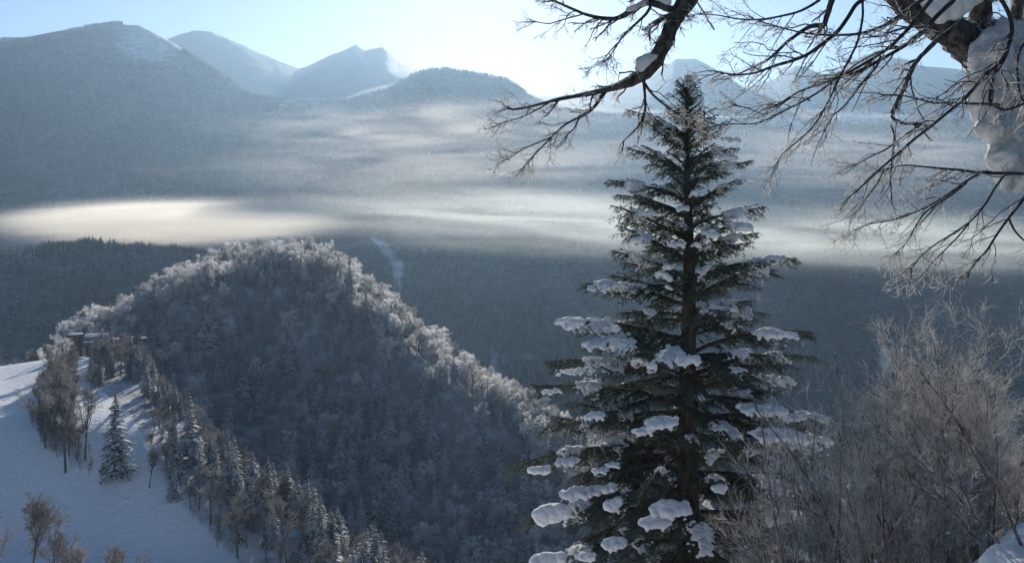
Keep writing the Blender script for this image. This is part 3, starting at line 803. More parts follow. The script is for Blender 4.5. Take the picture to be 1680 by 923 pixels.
# noise = (scale across, scale up, low, high, seed, thicker at the top, detail)
fog(-110, 660, 314, 420, 1410, 70, 0.034, 'bright cream fog bank with a crisp rounded top, lying over the left spur', (1.1, 2.6, 0.12, 0.66, 3, True, 4.0), tilt=-0.8, g=0.46, color=(1.0, 0.96, 0.90))  # warm tint of the sunlight is put into the fog colour
fog(270, 1520, 284, 446, 1575, 90, 0.0066, 'long pale fog band crossing the valley in the middle of the view', (2.3, 3.6, 0.24, 0.72, 8, True, 5.0), tilt=2.6, g=0.5, color=(0.93, 1.0, 0.99))  # slight iridescence painted in as a teal fog colour
fog(800, 2100, 322, 478, 1460, 120, 0.0062, 'pale fog band running behind the big fir to the right edge', (2.3, 3.6, 0.26, 0.72, 15, True, 5.0), tilt=2.0, g=0.5, color=(0.93, 1.0, 0.99))  # teal again: iridescence tinted into the colour, as in the long band
fog(260, 1150, 146, 262, 1760, 110, 0.0042, 'wispy sunlit veil drifting over the dark mountain side below the peaks', (4.2, 3.6, 0.38, 0.72, 21, False, 8.0), tilt=-1.5, g=0.45, color=(1.0, 0.96, 0.92))
fog(150, 1380, 195, 335, 1700, 130, 0.0030, 'faint drifting veil above the valley fog, left of the big fir', (3.2, 4.2, 0.36, 0.74, 28, False, 7.0), tilt=-2.0, g=0.45)
fog(950, 1900, 165, 345, 1740, 110, 0.0032, 'broad pale mist right of the fir top against the mountain', (2.6, 7.0, 0.36, 0.74, 33, False, 6.0), tilt=1.0, g=0.45)
# ------------------------------------------------------------------ ski lift station on the crest of the run
def boxes(acc, lst, mat=0):
    for (lo, hi) in lst:
        v = [(x, y, z) for x in (lo[0], hi[0]) for y in (lo[1], hi[1]) for z in (lo[2], hi[2])]
        acc.add(v, [(0, 1, 3, 2), (4, 6, 7, 5), (0, 4, 5, 1), (2, 3, 7, 6), (0, 2, 6, 4), (1, 5, 7, 3)], mat)
    return acc
def part(name, lst, mat, parent, bevel=0.0, smooth=False):
    o = link(name, boxes(Acc(), lst).mesh(name, [mat], smooth), parent)
    if bevel:
        b = o.modifiers.new('bevel', 'BEVEL'); b.width = bevel; b.segments = 3
    return o
def thing(name, label, cat, loc, rz=0, group=None):
    o = link(name, None, loc=loc); o.rotation_euler = (0, 0, rz); return tag(o, label, cat, group)
def station_spot(px, py, D):
    u, e = ray(px, py); return np.array((u * D, D, hq(u * D, D)))
s0 = station_spot(156, 575, 441)
t = thing('lift_terminal', 'ski lift terminal under a thick snow-covered roof at the top of the run', 'ski lift', s0, R(8))
hz = float(P(156, 552, 441)[2] - s0[2])
part('machine_cover', [((-4.2, -1.6, hz - 1.6), (4.6, 1.6, hz))], M_GREYWALL, t, 0.25)
part('roof_snow', [((-4.6, -1.9, hz + 0.02), (5.6, 1.9, hz + 1.5))], M_SNOW, t, 0.6, True)
for sx in (-3.0, 3.4):
    part('column', [((sx - 0.3, -0.35, -1), (sx + 0.3, 0.35, hz - 1.62))], M_METAL, t)
o = part('walkway', [((-5.4, -1.2, hz - 3.2), (-1.0, 1.2, hz - 2.9))], M_METAL, t)
part('railing', [((-5.4, -1.2, hz - 1.95), (-1.0, -1.12, hz - 1.87)), ((-5.4, -1.2, hz - 2.9), (-5.32, -1.12, hz - 1.95)), ((-3.2, -1.2, hz - 2.9), (-3.12, -1.12, hz - 1.95)), ((-1.08, -1.2, hz - 2.9), (-1.0, -1.12, hz - 1.95))], M_METAL, t)
part('snow_drift', [((-5.4, -1.0, hz - 2.88), (-1.3, 1.0, hz - 2.4))], M_SNOW, t, 0.2, True)
s1 = station_spot(124, 575, 438)
t = thing('lift_hut', 'reddish lift operator hut with a flat snowy roof left of the terminal', 'hut', s1, R(-5))
hz = float(P(124, 550, 438)[2] - s1[2])
part('wall', [((-2.2, -2.0, -1.5), (2.4, 2.0, hz))], M_WALL, t)
part('roof', [((-2.8, -2.5, hz), (3.0, 2.5, hz + 0.25))], M_METAL, t)
part('roof_snow', [((-2.7, -2.4, hz + 0.27), (2.9, 2.4, hz + 1.15))], M_SNOW, t, 0.4, True)
part('window', [((-1.6, -2.08, hz - 1.9), (0.1, -2.01, hz - 0.8))], M_ICE, t)
part('door', [((0.9, -2.08, -0.4), (1.9, -2.01, hz - 0.6))], M_METAL, t)
s2 = station_spot(112, 578, 436)
t = thing('storage_shed', 'low dark shed with snow on top between the lift tower and the hut', 'shed', s2, R(4))
part('wall', [((-2.0, -1.2, -1.5), (2.0, 1.2, 1.9))], M_METAL, t)
part('roof_snow', [((-2.5, -1.6, 1.92), (2.5, 1.6, 2.6))], M_SNOW, t, 0.3, True)
s3 = station_spot(101.5, 576, 437)
t = thing('lift_tower', 'dark steel lift tower with a short crossarm at the left end of the station', 'tower', s3, R(10))
hz = float(P(101, 544, 437)[2] - s3[2])
k = 5
A = Acc(); tubes(A, np.array([[[0, 0, zz] for zz in np.linspace(-1.5, hz, k)]]), np.full((1, k), 0.42), 12); link('pole', A.mesh('pole', [M_METAL]), t)
part('crossarm', [((-1.6, -0.25, hz), (3.4, 0.25, hz + 0.45))], M_METAL, t)
for sx in (-1.3, 3.0): part('sheave_assembly', [((sx - 0.15, -1.4, hz - 0.35), (sx + 0.15, 1.4, hz - 0.05))], M_METAL, t)
part('ladder', [((0.45, -0.1, -1), (0.5, -0.05, hz)), ((0.85, -0.1, -1), (0.9, -0.05, hz))] + [((0.5, -0.1, q), (0.85, -0.06, q + 0.05)) for q in np.arange(0, hz, 0.6)], M_METAL, t)
for (px, py, wd, lab) in [(188, 556, 3.4, 'small shelter with a bright snowy roof right of the lift terminal'), (214, 553, 2.6, 'tiny snow-capped hut among conifers, second from the right end of the station'),
                     (236, 554, 2.2, 'tiny snow-capped hut at the right end of the station, among conifers')]:
    s = station_spot(px, py + 20, 444); hz = float(P(px, py, 444)[2] - s[2]); leg = hz - 3.4
    t = thing('shelter', lab, 'shelter', s, R(px))
    part('wall', [((-wd / 2, -wd / 2.6, leg), (wd / 2, wd / 2.6, hz - 0.4))], M_WALL, t)
    for sx in (-1, 1): part('post', [((sx * wd * 0.4 - 0.15, -0.15, -1.5), (sx * wd * 0.4 + 0.15, 0.15, leg))], M_METAL, t)
    part('roof_snow', [((-wd / 1.7, -wd / 2.2, hz - 0.38), (wd / 1.7, wd / 2.2, hz + 0.5))], M_SNOW, t, 0.3, True)
for (px, lab) in [(131, 'short dark post standing in the snow under the hut'), (147, 'short dark post standing in front of the lift terminal')]:
    s = station_spot(px, 580, 428)
    A = Acc(); tubes(A, np.array([[[0, 0, -0.5], [0, 0, 1], [0, 0, 2.2]]]), np.full((1, 3), 0.14), 8)
    tag(link('post', A.mesh('post', [M_METAL]), loc=s), lab, 'post')
s = station_spot(105, 772, 266)

# ------------------------------------------------------------------ the big fir
import bmesh
DF = 14.0
base = P(1131, 925, DF)
gz = hq(base[0], DF)
top = P(1128, 126, DF)
fir = thing('fir_tree', 'tall snow-laden fir in the foreground, icicles on its right boughs', 'fir', (base[0], DF, gz))
Ht = float(top[2] - gz)
k = 14
zz = np.linspace(-0.3, Ht * 0.995, k)
pts = np.stack([np.interp(zz, [0, Ht], [0, top[0] - base[0]]) + 0.02 * np.sin(zz * 1.3), np.zeros(k), zz], -1)
A = Acc(); tubes(A, pts[None], np.interp(zz, [0, Ht * 0.35, Ht * 0.9, Ht], [0.20, 0.165, 0.04, 0.012])[None], 14)
link('trunk', A.mesh('trunk', [M_BARK]), fir)

def bough(seed, L, rise, sag):
    """a flat fir bough pointing along +x; returns needle/wood mesh data and twig points for snow"""
    r = np.random.default_rng(seed)
    k = 12; s = np.linspace(0, 1, k)
    ax = np.stack([L * s, 0.06 * L * np.cumsum(r.normal(0, 0.25, k)) / 3, L * (rise * s - sag * s * s)], -1)
    W_ = Acc(); rad = np.linspace(0.011 + 0.012 * L, 0.004, k)
    tubes(W_, ax[None], rad[None], 6, 0)
    n = max(6, int(L / 0.055)); t = np.linspace(0.16 if L > 0.8 else 0.05, 0.985, n)
    t = np.repeat(t, 2) + r.normal(0, 0.008, 2 * n); sg = np.tile([1, -1], n)
    f = np.clip(t, 0, 0.999) * (k - 1); i = f.astype(int); g = (f - i)[:, None]
    st = ax[i] * (1 - g) + ax[i + 1] * g; td = norm(ax[i + 1] - ax[i])
    ln = (L * 0.42 * np.power(np.clip(1.02 - t, 0, 1), 0.62) + 0.07) * np.interp(t, [0, 0.25, 0.4, 1], [0.45, 0.85, 1, 1]) * r.uniform(0.45, 1.25, 2 * n) * (0.75 + 0.35 * np.sin(t * 14 + seed))
    sd = np.stack([-td[:, 1], td[:, 0], 0 * t], -1) * sg[:, None]
    d = td * 0.75 + sd * 0.9 + np.array([0, 0, -0.28]) + 0.15 * r.normal(size=(2 * n, 3))
    T2 = curves(st, d, ln, 6, 0.06, (0.02, 0, -0.05), r)
    R2 = np.linspace(0.0045, 0.002, 6)[None] * np.ones((2 * n, 1)); tubes(W_, T2, R2, 3, 0)
    # third order twigs
    per = np.maximum(1, (ln / 0.045).astype(int)); ids = np.repeat(np.arange(2 * n), per); M = len(ids)
    tt = r.uniform(0.12, 1.0, M); f = tt * 5 * 0.999; i = f.astype(int); g = (f - i)[:, None]
    s3 = T2[ids, i] * (1 - g) + T2[ids, i + 1] * g; d3 = norm(T2[ids, i + 1] - T2[ids, i])
    up = np.array([0, 0, 1.0]); s_ = norm(np.cross(d3, up)) * r.choice([-1, 1], M)[:, None]
    l3 = np.minimum(0.17, 0.05 + ln[ids] * 0.30 * (1.1 - tt)) * r.uniform(0.7, 1.2, M)
    T3 = curves(s3, d3 * 0.8 + s_ * 0.85 - up * 0.50 + 0.12 * r.normal(size=(M, 3)), l3, 3, 0.05, (0, 0, -0.12), r)
    # needles: slivers along every twig (order 2, 3 and the tip of the axis)
    NV = []
    def needles(C, step, nl):
        L_ = np.linalg.norm(C[:, 1:] - C[:, :-1], axis=2).sum(1); per = np.maximum(3, (L_ / step).astype(int))
        ids = np.repeat(np.arange(len(C)), per); M = len(ids); kk = C.shape[1]
        f = r.random(M) * (kk - 1) * 0.999; i = f.astype(int); g = (f - i)[:, None]
        p = C[ids, i] * (1 - g) + C[ids, i + 1] * g; td = norm(C[ids, i + 1] - C[ids, i])
        sd = norm(np.cross(td, np.array([0, 0, 1.0]))) * r.choice([-1, 1], M)[:, None]
        dr = norm(td * r.uniform(0.4, 1.0, (M, 1)) + sd * r.uniform(0.3, 1.0, (M, 1)) + up * r.uniform(-0.35, 0.5, (M, 1)))
        wd = norm(np.cross(dr, r.normal(size=(M, 3)))) * 0.0042
        NV.append(np.stack([p - wd, p + wd, p + dr * nl * r.uniform(0.7, 1.2, (M, 1))], 1).reshape(-1, 3))
    needles(T3, 0.0062, 0.030); needles(T2, 0.008, 0.034); needles(ax[None, 3:], 0.003, 0.034)
    N = np.concatenate(NV); nd = Acc().add(N, np.arange(len(N)).reshape(-1, 3))
    return W_.mesh('bough_wood', [M_BARK]), nd.mesh('needles', [M_FIR], smooth=False), ax, T2, T3

_bm = bmesh.new(); bmesh.ops.create_icosphere(_bm, subdivisions=2, radius=1.0)
ICO_V = np.array([v.co[:] for v in _bm.verts]); ICO_F = np.array([[v.index for v in q.verts] for q in _bm.faces]); _bm.free()
def blobs_mesh(name, pts, rads, flat, voxel, mat, amp=0.014, fr=24.0):
    """snow lying on twigs: many flattened lumps fused into one skin"""
    pts, rads = np.asarray(pts, float), np.asarray(rads, float); n = len(pts)
    V = pts[:, None] + ICO_V[None] * (rads[:, None] * np.array([1, 1, flat])[None])[:, None]
    Fc = ICO_F[None] + (np.arange(n) * len(ICO_V))[:, None, None]
    me = Acc().add(V.reshape(-1, 3), Fc.reshape(-1, 3)).mesh(name, [])
    o = bpy.data.objects.new('tmp', me); COL.objects.link(o)
    m = o.modifiers.new('r', 'REMESH'); m.mode = 'VOXEL'; m.voxel_size = voxel
    s = o.modifiers.new('s', 'SMOOTH'); s.factor = 0.7; s.iterations = 5
    dg = bpy.context.evaluated_depsgraph_get()
    out = bpy.data.meshes.new_from_object(o.evaluated_get(dg)); out.name = name
    bpy.data.objects.remove(o); bpy.data.meshes.remove(me)
    out.materials.clear(); out.materials.append(mat)
    nv = len(out.vertices); co = np.empty(nv * 3, np.float32); no = np.empty(nv * 3, np.float32)
    out.vertices.foreach_get('co', co); out.vertices.foreach_get('normal', no); co, no = co.reshape(-1, 3), no.reshape(-1, 3)
    d_ = fbm(co[:, 0] * fr + 3, co[:, 1] * fr * 0.7 + co[:, 2] * fr, 3, 81) * amp
    out.vertices.foreach_set('co', (co + no * d_[:, None]).astype(np.float32).ravel())
    out.polygons.foreach_set('use_smooth', np.ones(len(out.polygons), bool))
    return out

def bough_snow(seed, L, ax, T2, T3, load):
    """load 0..1: patches along the bough where snow has stayed, thicker where load is high"""
    r = np.random.default_rng(seed)
    pts, rads = [], []
    nb = max(1, int(L * 1.7 * load + 0.6))
    cent = r.uniform(0.42, 0.99, nb) * L; width = r.uniform(0.09, 0.20, nb) * (0.6 + 0.5 * L) * (0.6 + load)
    def wgt(p): return np.max(np.exp(-((p[:, None, 0] - cent[None]) / width[None]) ** 2), 1)
    a = np.concatenate([T2[:, 1:5].reshape(-1, 3), T3[:, 1:].reshape(-1, 3)[::3]])
    wv = wgt(a); keep = (wv > 0.62) & (np.abs(a[:, 1]) < 0.07 + 0.20 * load * L) & (r.random(len(a)) < 0.7)
    a, wv = a[keep], wv[keep]
    if len(a) > 900: q = r.choice(len(a), 900, replace=False); a, wv = a[q], wv[q]
    dist = np.abs(a[:, 1]) / (0.08 + 0.20 * load * L)
    hgt = (0.018 + 0.060 * load * (wv - 0.3)) * np.clip(1.15 - dist, 0.25, 1)
    for p, h_ in zip(a, hgt):
        pts.append(p + [0, 0, 0.016 + h_ * 0.5]); rads.append(0.015 + h_ * 0.85)
    # thin crust on the axis
    for j in range(len(ax) * 3):
        f = r.uniform(0.3, 1) * (len(ax) - 1.001); i = int(f); p = ax[i] * (1 - f + i) + ax[i + 1] * (f - i)
        if r.random() < 0.35: pts.append(p + [0, 0, 0.015]); rads.append(0.014)
    return blobs_mesh('snow_cap', pts, rads, 0.75, 0.012 if L < 1.3 else 0.015, M_SNOW)

PROT = []
for c, (L, rise, sag) in enumerate([(0.34, 0.5, 0.1), (0.55, 0.55, 0.15), (0.85, 0.50, 0.18), (1.2, 0.32, 0.18), (1.55, 0.12, 0.22), (1.95, 0.05, 0.26), (2.35, 0.0, 0.30)]):
    vs = []
    for v in range(3):
        Wm, Nm, ax, T2, T3 = bough(500 + c * 10 + v, L, rise + (v - 1) * 0.05, sag)
        sn = [bough_snow(900 + c * 10 + v * 3 + q, L, ax, T2, T3, ld) for q, ld in enumerate((0.22, 0.58))]
        vs.append((Wm, Nm, sn, ax))
    PROT.append((L, vs))

def add_bough(zh, az, L, tilt, heavy, label=None, vi=None):
    c = int(np.argmin([abs(math.log(L / p[0])) for p in PROT])); Lp, vs = PROT[c]
    v = vs[random.randrange(3) if vi is None else vi]; sc = L / Lp
    tx = float(np.interp(zh, [0, Ht], [0, top[0] - base[0]]))
    M = Matrix.Translation((tx, 0, zh)) @ Matrix.Rotation(az, 4, 'Z') @ Matrix.Rotation(-tilt, 4, 'Y') @ Matrix.Rotation(random.uniform(-0.35, 0.35), 4, 'X') @ Matrix.Diagonal((sc, sc, sc, 1))
    b = link('bough', v[0], fir); b.matrix_local = M
    if label: b['label'] = label
    link('needles', v[1], b)
    if heavy is not None: link('snow_cap', v[2][heavy], b)
    return b
def zrow(py): return float(P(1131, py, DF)[2] - gz)
prof = lambda row: np.interp(row, [126, 150, 175, 200, 240, 290, 340, 420, 480, 540, 600, 700, 800, 900, 1000, 1100], [7, 24, 36, 50, 84, 100, 112, 135, 160, 200, 225, 245, 262, 280, 290, 300]) * DF / F
# boughs that can be told apart at the outline: row at the trunk, tip column, tip row, snow
TR = [(286,1030,243,0),(330,1006,288,1),(352,1020,312,0),(395,1004,345,1),(432,1008,378,1),(455,1006,412,0),(503,962,463,1),(470,1048,470,0),(562,922,530,1),(590,975,572,0),
      (628,900,606,1),(668,887,637,1),(700,908,700,1),(735,930,668,0),(742,863,786,1),(790,905,712,0),(805,880,845,1),(850,872,868,1),(890,868,922,1),(830,915,760,0),
      (250,1062,208,0),(225,1040,188,0),(262,1208,240,1),(300,1228,266,1),(345,1215,300,0),(372,1252,341,1),(415,1246,382,1),(428,1240,402,0),(462,1292,424,1),(492,1284,450,0),(520,1258,520,1),
      (582,1350,553,1),(618,1355,586,1),(640,1320,625,0),(672,1265,640,1),(690,1345,672,1),(725,1348,722,1),(762,1335,752,1),(800,1352,810,0),(845,1372,868,1),(880,1330,900,0)]
for j, (r0, tc, tr_, hv) in enumerate(TR):
    z0 = zrow(r0); dx = (tc - 1131) * DF / F; dz = zrow(tr_) - z0
    yaw = random.uniform(-0.35, 0.35); Lh = abs(dx) / math.cos(yaw)
    L = math.hypot(Lh, dz) * 1.0
    c = int(np.argmin([abs(math.log(L / p[0])) for p in PROT])); rs, sg = [(0.5, 0.1), (0.55, 0.15), (0.5, 0.18), (0.32, 0.18), (0.12, 0.22), (0.05, 0.26), (0, 0.30)][c]
    own = math.atan(rs - sg)
    add_bough(z0, (math.pi if dx < 0 else 0) + yaw, L, math.atan2(dz, Lh) - own, hv if r0 < 450 else 1)
# the rest of the whorls all round the stem
row = 150.0; a0 = 0.0
while row < 1090:
    n = 6
    a0 += 0.7
    for q in range(n):
        az = a0 + q * 6.283 / n + random.uniform(-0.35, 0.35)
        side = abs(math.cos(az))
        if side > 0.88 and row > 240 and random.random() < 0.4: continue
        L = float(prof(row)) * random.uniform(0.62, 0.98) * (0.92 if side > 0.75 else 1.0) * (0.78 if math.sin(az) < -0.45 else 1.0)
        tilt = np.interp(row, [150, 250, 420, 600, 900], [0.35, 0.22, 0.10, 0.0, -0.12]) + random.uniform(-0.12, 0.1)
        hv = random.choice([0, 0, 1, None]) if row > 420 else random.choice([0, None, None])
        add_bough(zrow(row + random.uniform(-5, 5)), az, max(L, 0.22), float(tilt), hv)
    row += np.interp(row, [150, 250, 500, 1000], [9, 19, 31, 34])
for q in range(7): add_bough(Ht - 0.10 - 0.045 * q, q * 2.4, 0.17 + 0.02 * q, 0.5, 0 if q % 2 else None)
def lump(pts, rads, name='snow_cap', parent=None, label=None, flat=0.8, vox=0.012, mat=None, amp=0.010):
    o = link(name, blobs_mesh(name, pts, rads, flat, vox, mat or M_SNOW, amp), parent)
    if label: o['label'] = label
    return o
tp = np.array((top[0] - base[0], 0, Ht))
lump([tp + (0, 0, 0.0), tp + (0.015, 0, -0.05), tp + (-0.02, 0, -0.09), tp + (-0.15, 0, -0.13), tp + (0.05, -0.05, -0.12)], [0.06, 0.075, 0.07, 0.05, 0.06], 'top_snow', fir, vox=0.01)
# the thick pillows seen on particular boughs: (column, row, half width, half height, metres in front of the stem)
r = np.random.default_rng(44)
for (cx, cy, hw, hh, dy) in [(905,838,32,26,0.9),(945,806,30,15,0.8),(988,800,28,12,0.7),(1100,830,36,22,1.9),(1075,852,30,16,1.9),(1085,690,30,16,1.5),(1055,705,22,9,1.5),(1130,590,22,13,1.3),(1250,668,46,15,1.2),
                             (1300,682,26,10,1.1),(1275,710,50,16,1.5),(1262,545,30,12,0.6),(1290,548,22,9,0.5),(1005,760,14,7,1.4),(985,770,16,8,1.4),(930,755,26,9,0.5),(885,768,22,11,0.5),(985,470,26,8,0.3),(940,530,20,12,0.3),(1005,538,16,8,0.4),
                             (945,607,40,7,0.4),(905,640,20,6,0.5),(975,680,20,10,0.8),(1185,505,24,9,0.8),(1215,370,22,11,0.4),(1165,382,16,10,0.7),(1148,650,9,8,1.1),(1070,600,9,8,1.3),(1005,825,14,16,1.2),(1008,888,22,16,2.0),(900,915,34,18,1.3),(1180,800,14,11,1.8),(1265,852,10,12,1.2),
                             (1120,340,12,7,0.6),(1058,348,16,8,0.4),(1045,392,12,8,0.6),(1110,400,18,7,0.7),(1200,228,18,6,0.2),(1195,256,18,8,0.2),(960,910,20,10,1.5)]:
    hw *= 0.85; hh *= 0.72
    c = P(cx, cy, DF - dy) - np.array((base[0], DF, gz)); sc = (DF - dy) / F
    n = int(16 + hw * 0.9); a = r.uniform(-1, 1, n); b = r.uniform(-1, 1, n)
    e = np.sqrt(np.clip(1 - a * a, 0, 1))
    pts = [c + np.array((ai * hw * sc, bi * hw * sc * 0.55, -abs(bi) * hh * sc * 0.5 + r.normal() * 0.01 - (ai * 0.25 * hh * sc * np.sign(1131 - cx) * -1))) for ai, bi in zip(a, b)]
    rads = [max(0.018, hh * sc * (0.30 + 0.60 * ei) * (1.05 - 0.4 * abs(bi))) for ei, bi in zip(e, b)]
    # ragged fingers along the lower rim
    for q in range(int(hw / 4)):
        ai = r.uniform(-1, 1); pts.append(c + np.array((ai * hw * sc, -hw * sc * 0.5, -hh * sc * r.uniform(0.5, 1.2)))); rads.append(0.022 + 0.01 * r.random())
    lump(pts, rads, 'snow_pillow', fir, vox=0.013, flat=0.9)
# icicles
for j, (cx, cy, ln, lab) in enumerate([(1243,481,24,'long thin icicle hanging under a right bough, left one of the close pair'),(1246.5,483,22,'long thin icicle hanging under a right bough, right one of the close pair'),(1251,462,8,'short icicle just above the close pair'),
                     (1219,562,8,'short bright icicle under the heavy middle right bough, nearest the trunk'),(1272,566,9,'icicle pair under the middle right bough, left one'),(1276,566,7,'icicle pair under the middle right bough, right one'),(1318,564,6,'tiny icicle near the tip of the long right bough'),
                     (1298,628,20,'icicle under the drooping right bough, longer one'),(1326,632,8,'icicle at the outer end of the drooping right bough'),(1345,748,18,'icicle below the lowest long right bough near the shrubs')]):
    p = P(cx, cy - 4, DF - 0.1 - 0.05 * j); A = Acc(); zc = np.linspace(0, -(ln + 4) * DF / F, 6)
    tubes(A, np.stack([0.003 * np.sin(zc * 30), 0 * zc, zc], -1)[None], np.linspace(0.013, 0.002, 6)[None], 7)
    tag(link('icicle', A.mesh('icicle', [M_ICE]), loc=p), lab, 'icicle')

# ------------------------------------------------------------------ birch hanging in from the upper right
def resample(poly, k):
    poly = np.asarray(poly, float); s = np.concatenate([[0], np.cumsum(np.linalg.norm(np.diff(poly[:, :3], axis=0), axis=1))]); q = np.linspace(0, s[-1], k)
    # gentle smoothing through the traced points
    out = np.stack([np.interp(q, s, poly[:, i]) for i in range(poly.shape[1])], -1)
    for _ in range(2): out[1:-1] = (out[:-2] + 2 * out[1:-1] + out[2:]) / 4
    return out
DB = 5.0
trunk_x = P(1850, 100, DB + 0.3)
birch = thing('birch_tree', 'old snow-plastered birch leaning in at the right, bare limbs hanging across the top', 'birch', (trunk_x[0], DB + 0.3, hq(trunk_x[0], DB + 0.3)))
bo = np.array(birch.location)
def traced(name, pl, parent=birch, mat=M_BRANCH, D0=DB, sides=8, dd=0.0, rough=0.025, n=None):
    """pl: (column, row, width px[, distance])"""
    q = []
    for p in pl:
        D = p[3] if len(p) > 3 else D0
        q.append((*(P(p[0], p[1], D) - bo), p[2] * D / F / 2 * (0.82 if mat is M_BRANCH else 1)))
    k = n or max(6, int(len(pl) * 4))
    a = resample(q, k); rad = a[:, 3].copy()
    if rough: rad *= 1 + rough * rng.normal(size=k); a[:, :3] += rough * rad[:, None] * rng.normal(size=(k, 3)) * 0.6
    A = Acc(); sides = sides * 2 if mat is M_BIRCH else sides
    tubes(A, a[None, :, :3], rad[None], sides)
    if mat is M_BIRCH:      # craggy bark: push every vertex in or out along its own radius
        V = A.v[0].reshape(k, sides, 3); c_ = V.mean(1, keepdims=True); ii, jj = np.meshgrid(np.arange(k), np.arange(sides), indexing='ij')
        nz_ = fbm(ii * 0.55 + 3 * len(pl), jj * 0.8, 3, 51) ; nz_[:, -1] = nz_[:, 0]
        A.v[0] = (c_ + (V - c_) * (1 + 0.30 * nz_[..., None])).reshape(-1, 3)
    o = link(name, A.mesh(name, [mat]), parent)
    return o, a[:, :3], rad
def twigs(par, name, lines, per1, L1, per2, L2, rime=0.6, bias=(-0.02, 0, -0.03), seed=1, thick=1.0, spread=0.8):
    """two more orders of twigs off traced branches, one mesh per branch"""
    rr = np.random.default_rng(seed)
    for (o, a, rad) in lines:
        A = Acc(); Pp, Rp = a[None], rad[None]
        if Pp.shape[1] < 3: continue
        ln = float(np.linalg.norm(a[1:] - a[:-1], axis=1).sum())
        n1 = max(3, int(ln * per1))
        C1, R1 = spawn(Pp, Rp, n1, 0.12, 1.0, 1, spread, 0.20, bias, 9, 0.0019 * thick, 0.45, rr, Lbase=L1)
        C1e, R1e = spawn(Pp, Rp, 3, 0.93, 1.0, 1, 0.5, 0.18, bias, 9, 0.0019 * thick, 0.8, rr, Lbase=L1)
        C1, R1 = np.concatenate([C1, C1e]), np.concatenate([R1, R1e]); R1 = np.minimum(R1, 0.0040 * thick)
        tubes(A, C1, R1, 4, 0)
        C2, R2 = spawn(C1, R1, per2, 0.1, 1.0, 1, 1.15, 0.22, bias, 6, 0.0014 * thick, 0.7, rr, Lbase=L2)
        m = rr.random(len(C2)) < rime
        tubes(A, C2[~m], R2[~m], 3, 0); tubes(A, C2[m], R2[m] * 0.95, 3, 1)
        C3, R3 = spawn(C2, R2, 3, 0.2, 1.0, 1, 1.2, 0.2, bias, 4, 0.0011 * thick, 0.8, rr, Lbase=L2 * 0.42)
        m = rr.random(len(C3)) < rime
        tubes(A, C3[~m], R3[~m], 3, 0); tubes(A, C3[m], R3[m] * 1.15, 3, 1)
        tag(link(name, A.mesh(name, [M_BRANCH, M_RIME]), o), kind='stuff')
# trunk and thick limbs
T0 = traced('trunk', [(1900, 1700, 210, 5.4), (1870, 923, 190, 5.35), (1830, 500, 170, 5.3), (1790, 300, 150, 5.3), (1745, 160, 130, 5.3), (1712, 60, 110, 5.3), (1725, -60, 90, 5.3), (1760, -300, 70, 5.3)], mat=M_BIRCH, sides=16, rough=0.03, n=40)
L1 = traced('limb', [(1705, 130, 70, 5.25), (1650, 100, 66, 5.2), (1600, 80, 62, 5.1), (1560, 52, 48, 5.0), (1520, 38, 36, 5.0), (1480, 5, 34, 5.0), (1440, -40, 30, 5.0), (1380, -120, 26, 5.0)], mat=M_BIRCH, sides=14, rough=0.05, n=44)
L2 = traced('limb', [(1590, 85, 40, 5.1), (1605, 45, 34, 5.1), (1612, 0, 30, 5.1), (1625, -80, 28, 5.1)], mat=M_BIRCH, sides=12, rough=0.05, n=24)
L3 = traced('limb', [(1700, 70, 22, 5.2), (1660, 45, 18, 5.15), (1620, 38, 16, 5.1), (1600, 50, 14, 5.1)], mat=M_BIRCH, sides=10, rough=0.05, n=20)
L4 = traced('limb', [(1730, -250, 60, 5.3), (1500, -330, 50, 5.0), (1300, -260, 44, 4.8), (1180, -120, 38, 4.7), (1138, -20, 34, 4.7), (1112, 25, 25, 4.7), (1095, 55, 23, 4.7), (1083, 88, 24, 4.7), (1065, 115, 24, 4.7), (1040, 132, 19, 4.7), (1010, 143, 12, 4.7), (985, 150, 9, 4.7), (940, 158, 6.5, 4.7), (900, 166, 5, 4.7), (870, 176, 4, 4.7), (840, 180, 3, 4.7)], mat=M_BIRCH, sides=12, rough=0.06, n=90)
B = []
def br(pl, D0, mat=M_BRANCH, name='branch'):
    o = traced(name, [(*p, D0) for p in pl], mat=mat); B.append(o); return o
# the left hanging limb's own branches
left = [br([(995,147,9),(985,162,7),(972,180,6),(950,192,5),(925,205,4),(905,225,3.6),(885,245,3),(862,270,2.4)], 4.7),
        br([(905,225,3.4),(880,235,2.8),(855,246,2.4),(832,262,2)], 4.68),
        br([(905,165,4),(885,178,3.2),(862,190,2.8),(838,198,2.2),(815,205,2)], 4.72),
        br([(950,193,3.6),(943,210,3),(930,222,2.4)], 4.65),
        br([(1056,130,7),(1058,155,5.5),(1059,180,5),(1050,205,4),(1033,222,3),(1022,232,2)], 4.62),
        br([(1056,135,6),(1070,155,5),(1090,172,4.5),(1110,185,4),(1130,200,3),(1148,215,2.4)], 4.6),
        br([(1112,20,13),(1080,8,11),(1065,2,11),(1048,10,10),(1022,26,9),(1008,32,7),(985,30,6),(960,24,5),(935,13,4),(905,0,3.4)], 4.7, M_BIRCH),
        br([(1070,5,6),(1062,22,6),(1040,42,5),(1022,58,4),(1012,75,3),(995,100,2.4)], 4.66),
        br([(1108,22,9),(1090,28,8),(1072,40,9)], 4.68, M_BIRCH),
        br([(955,24,3),(925,32,2.6),(900,40,2.2),(880,36,2)], 4.72),
        br([(1014,70,3),(1000,85,2.4),(985,105,2),(970,112,1.6)], 4.7)]
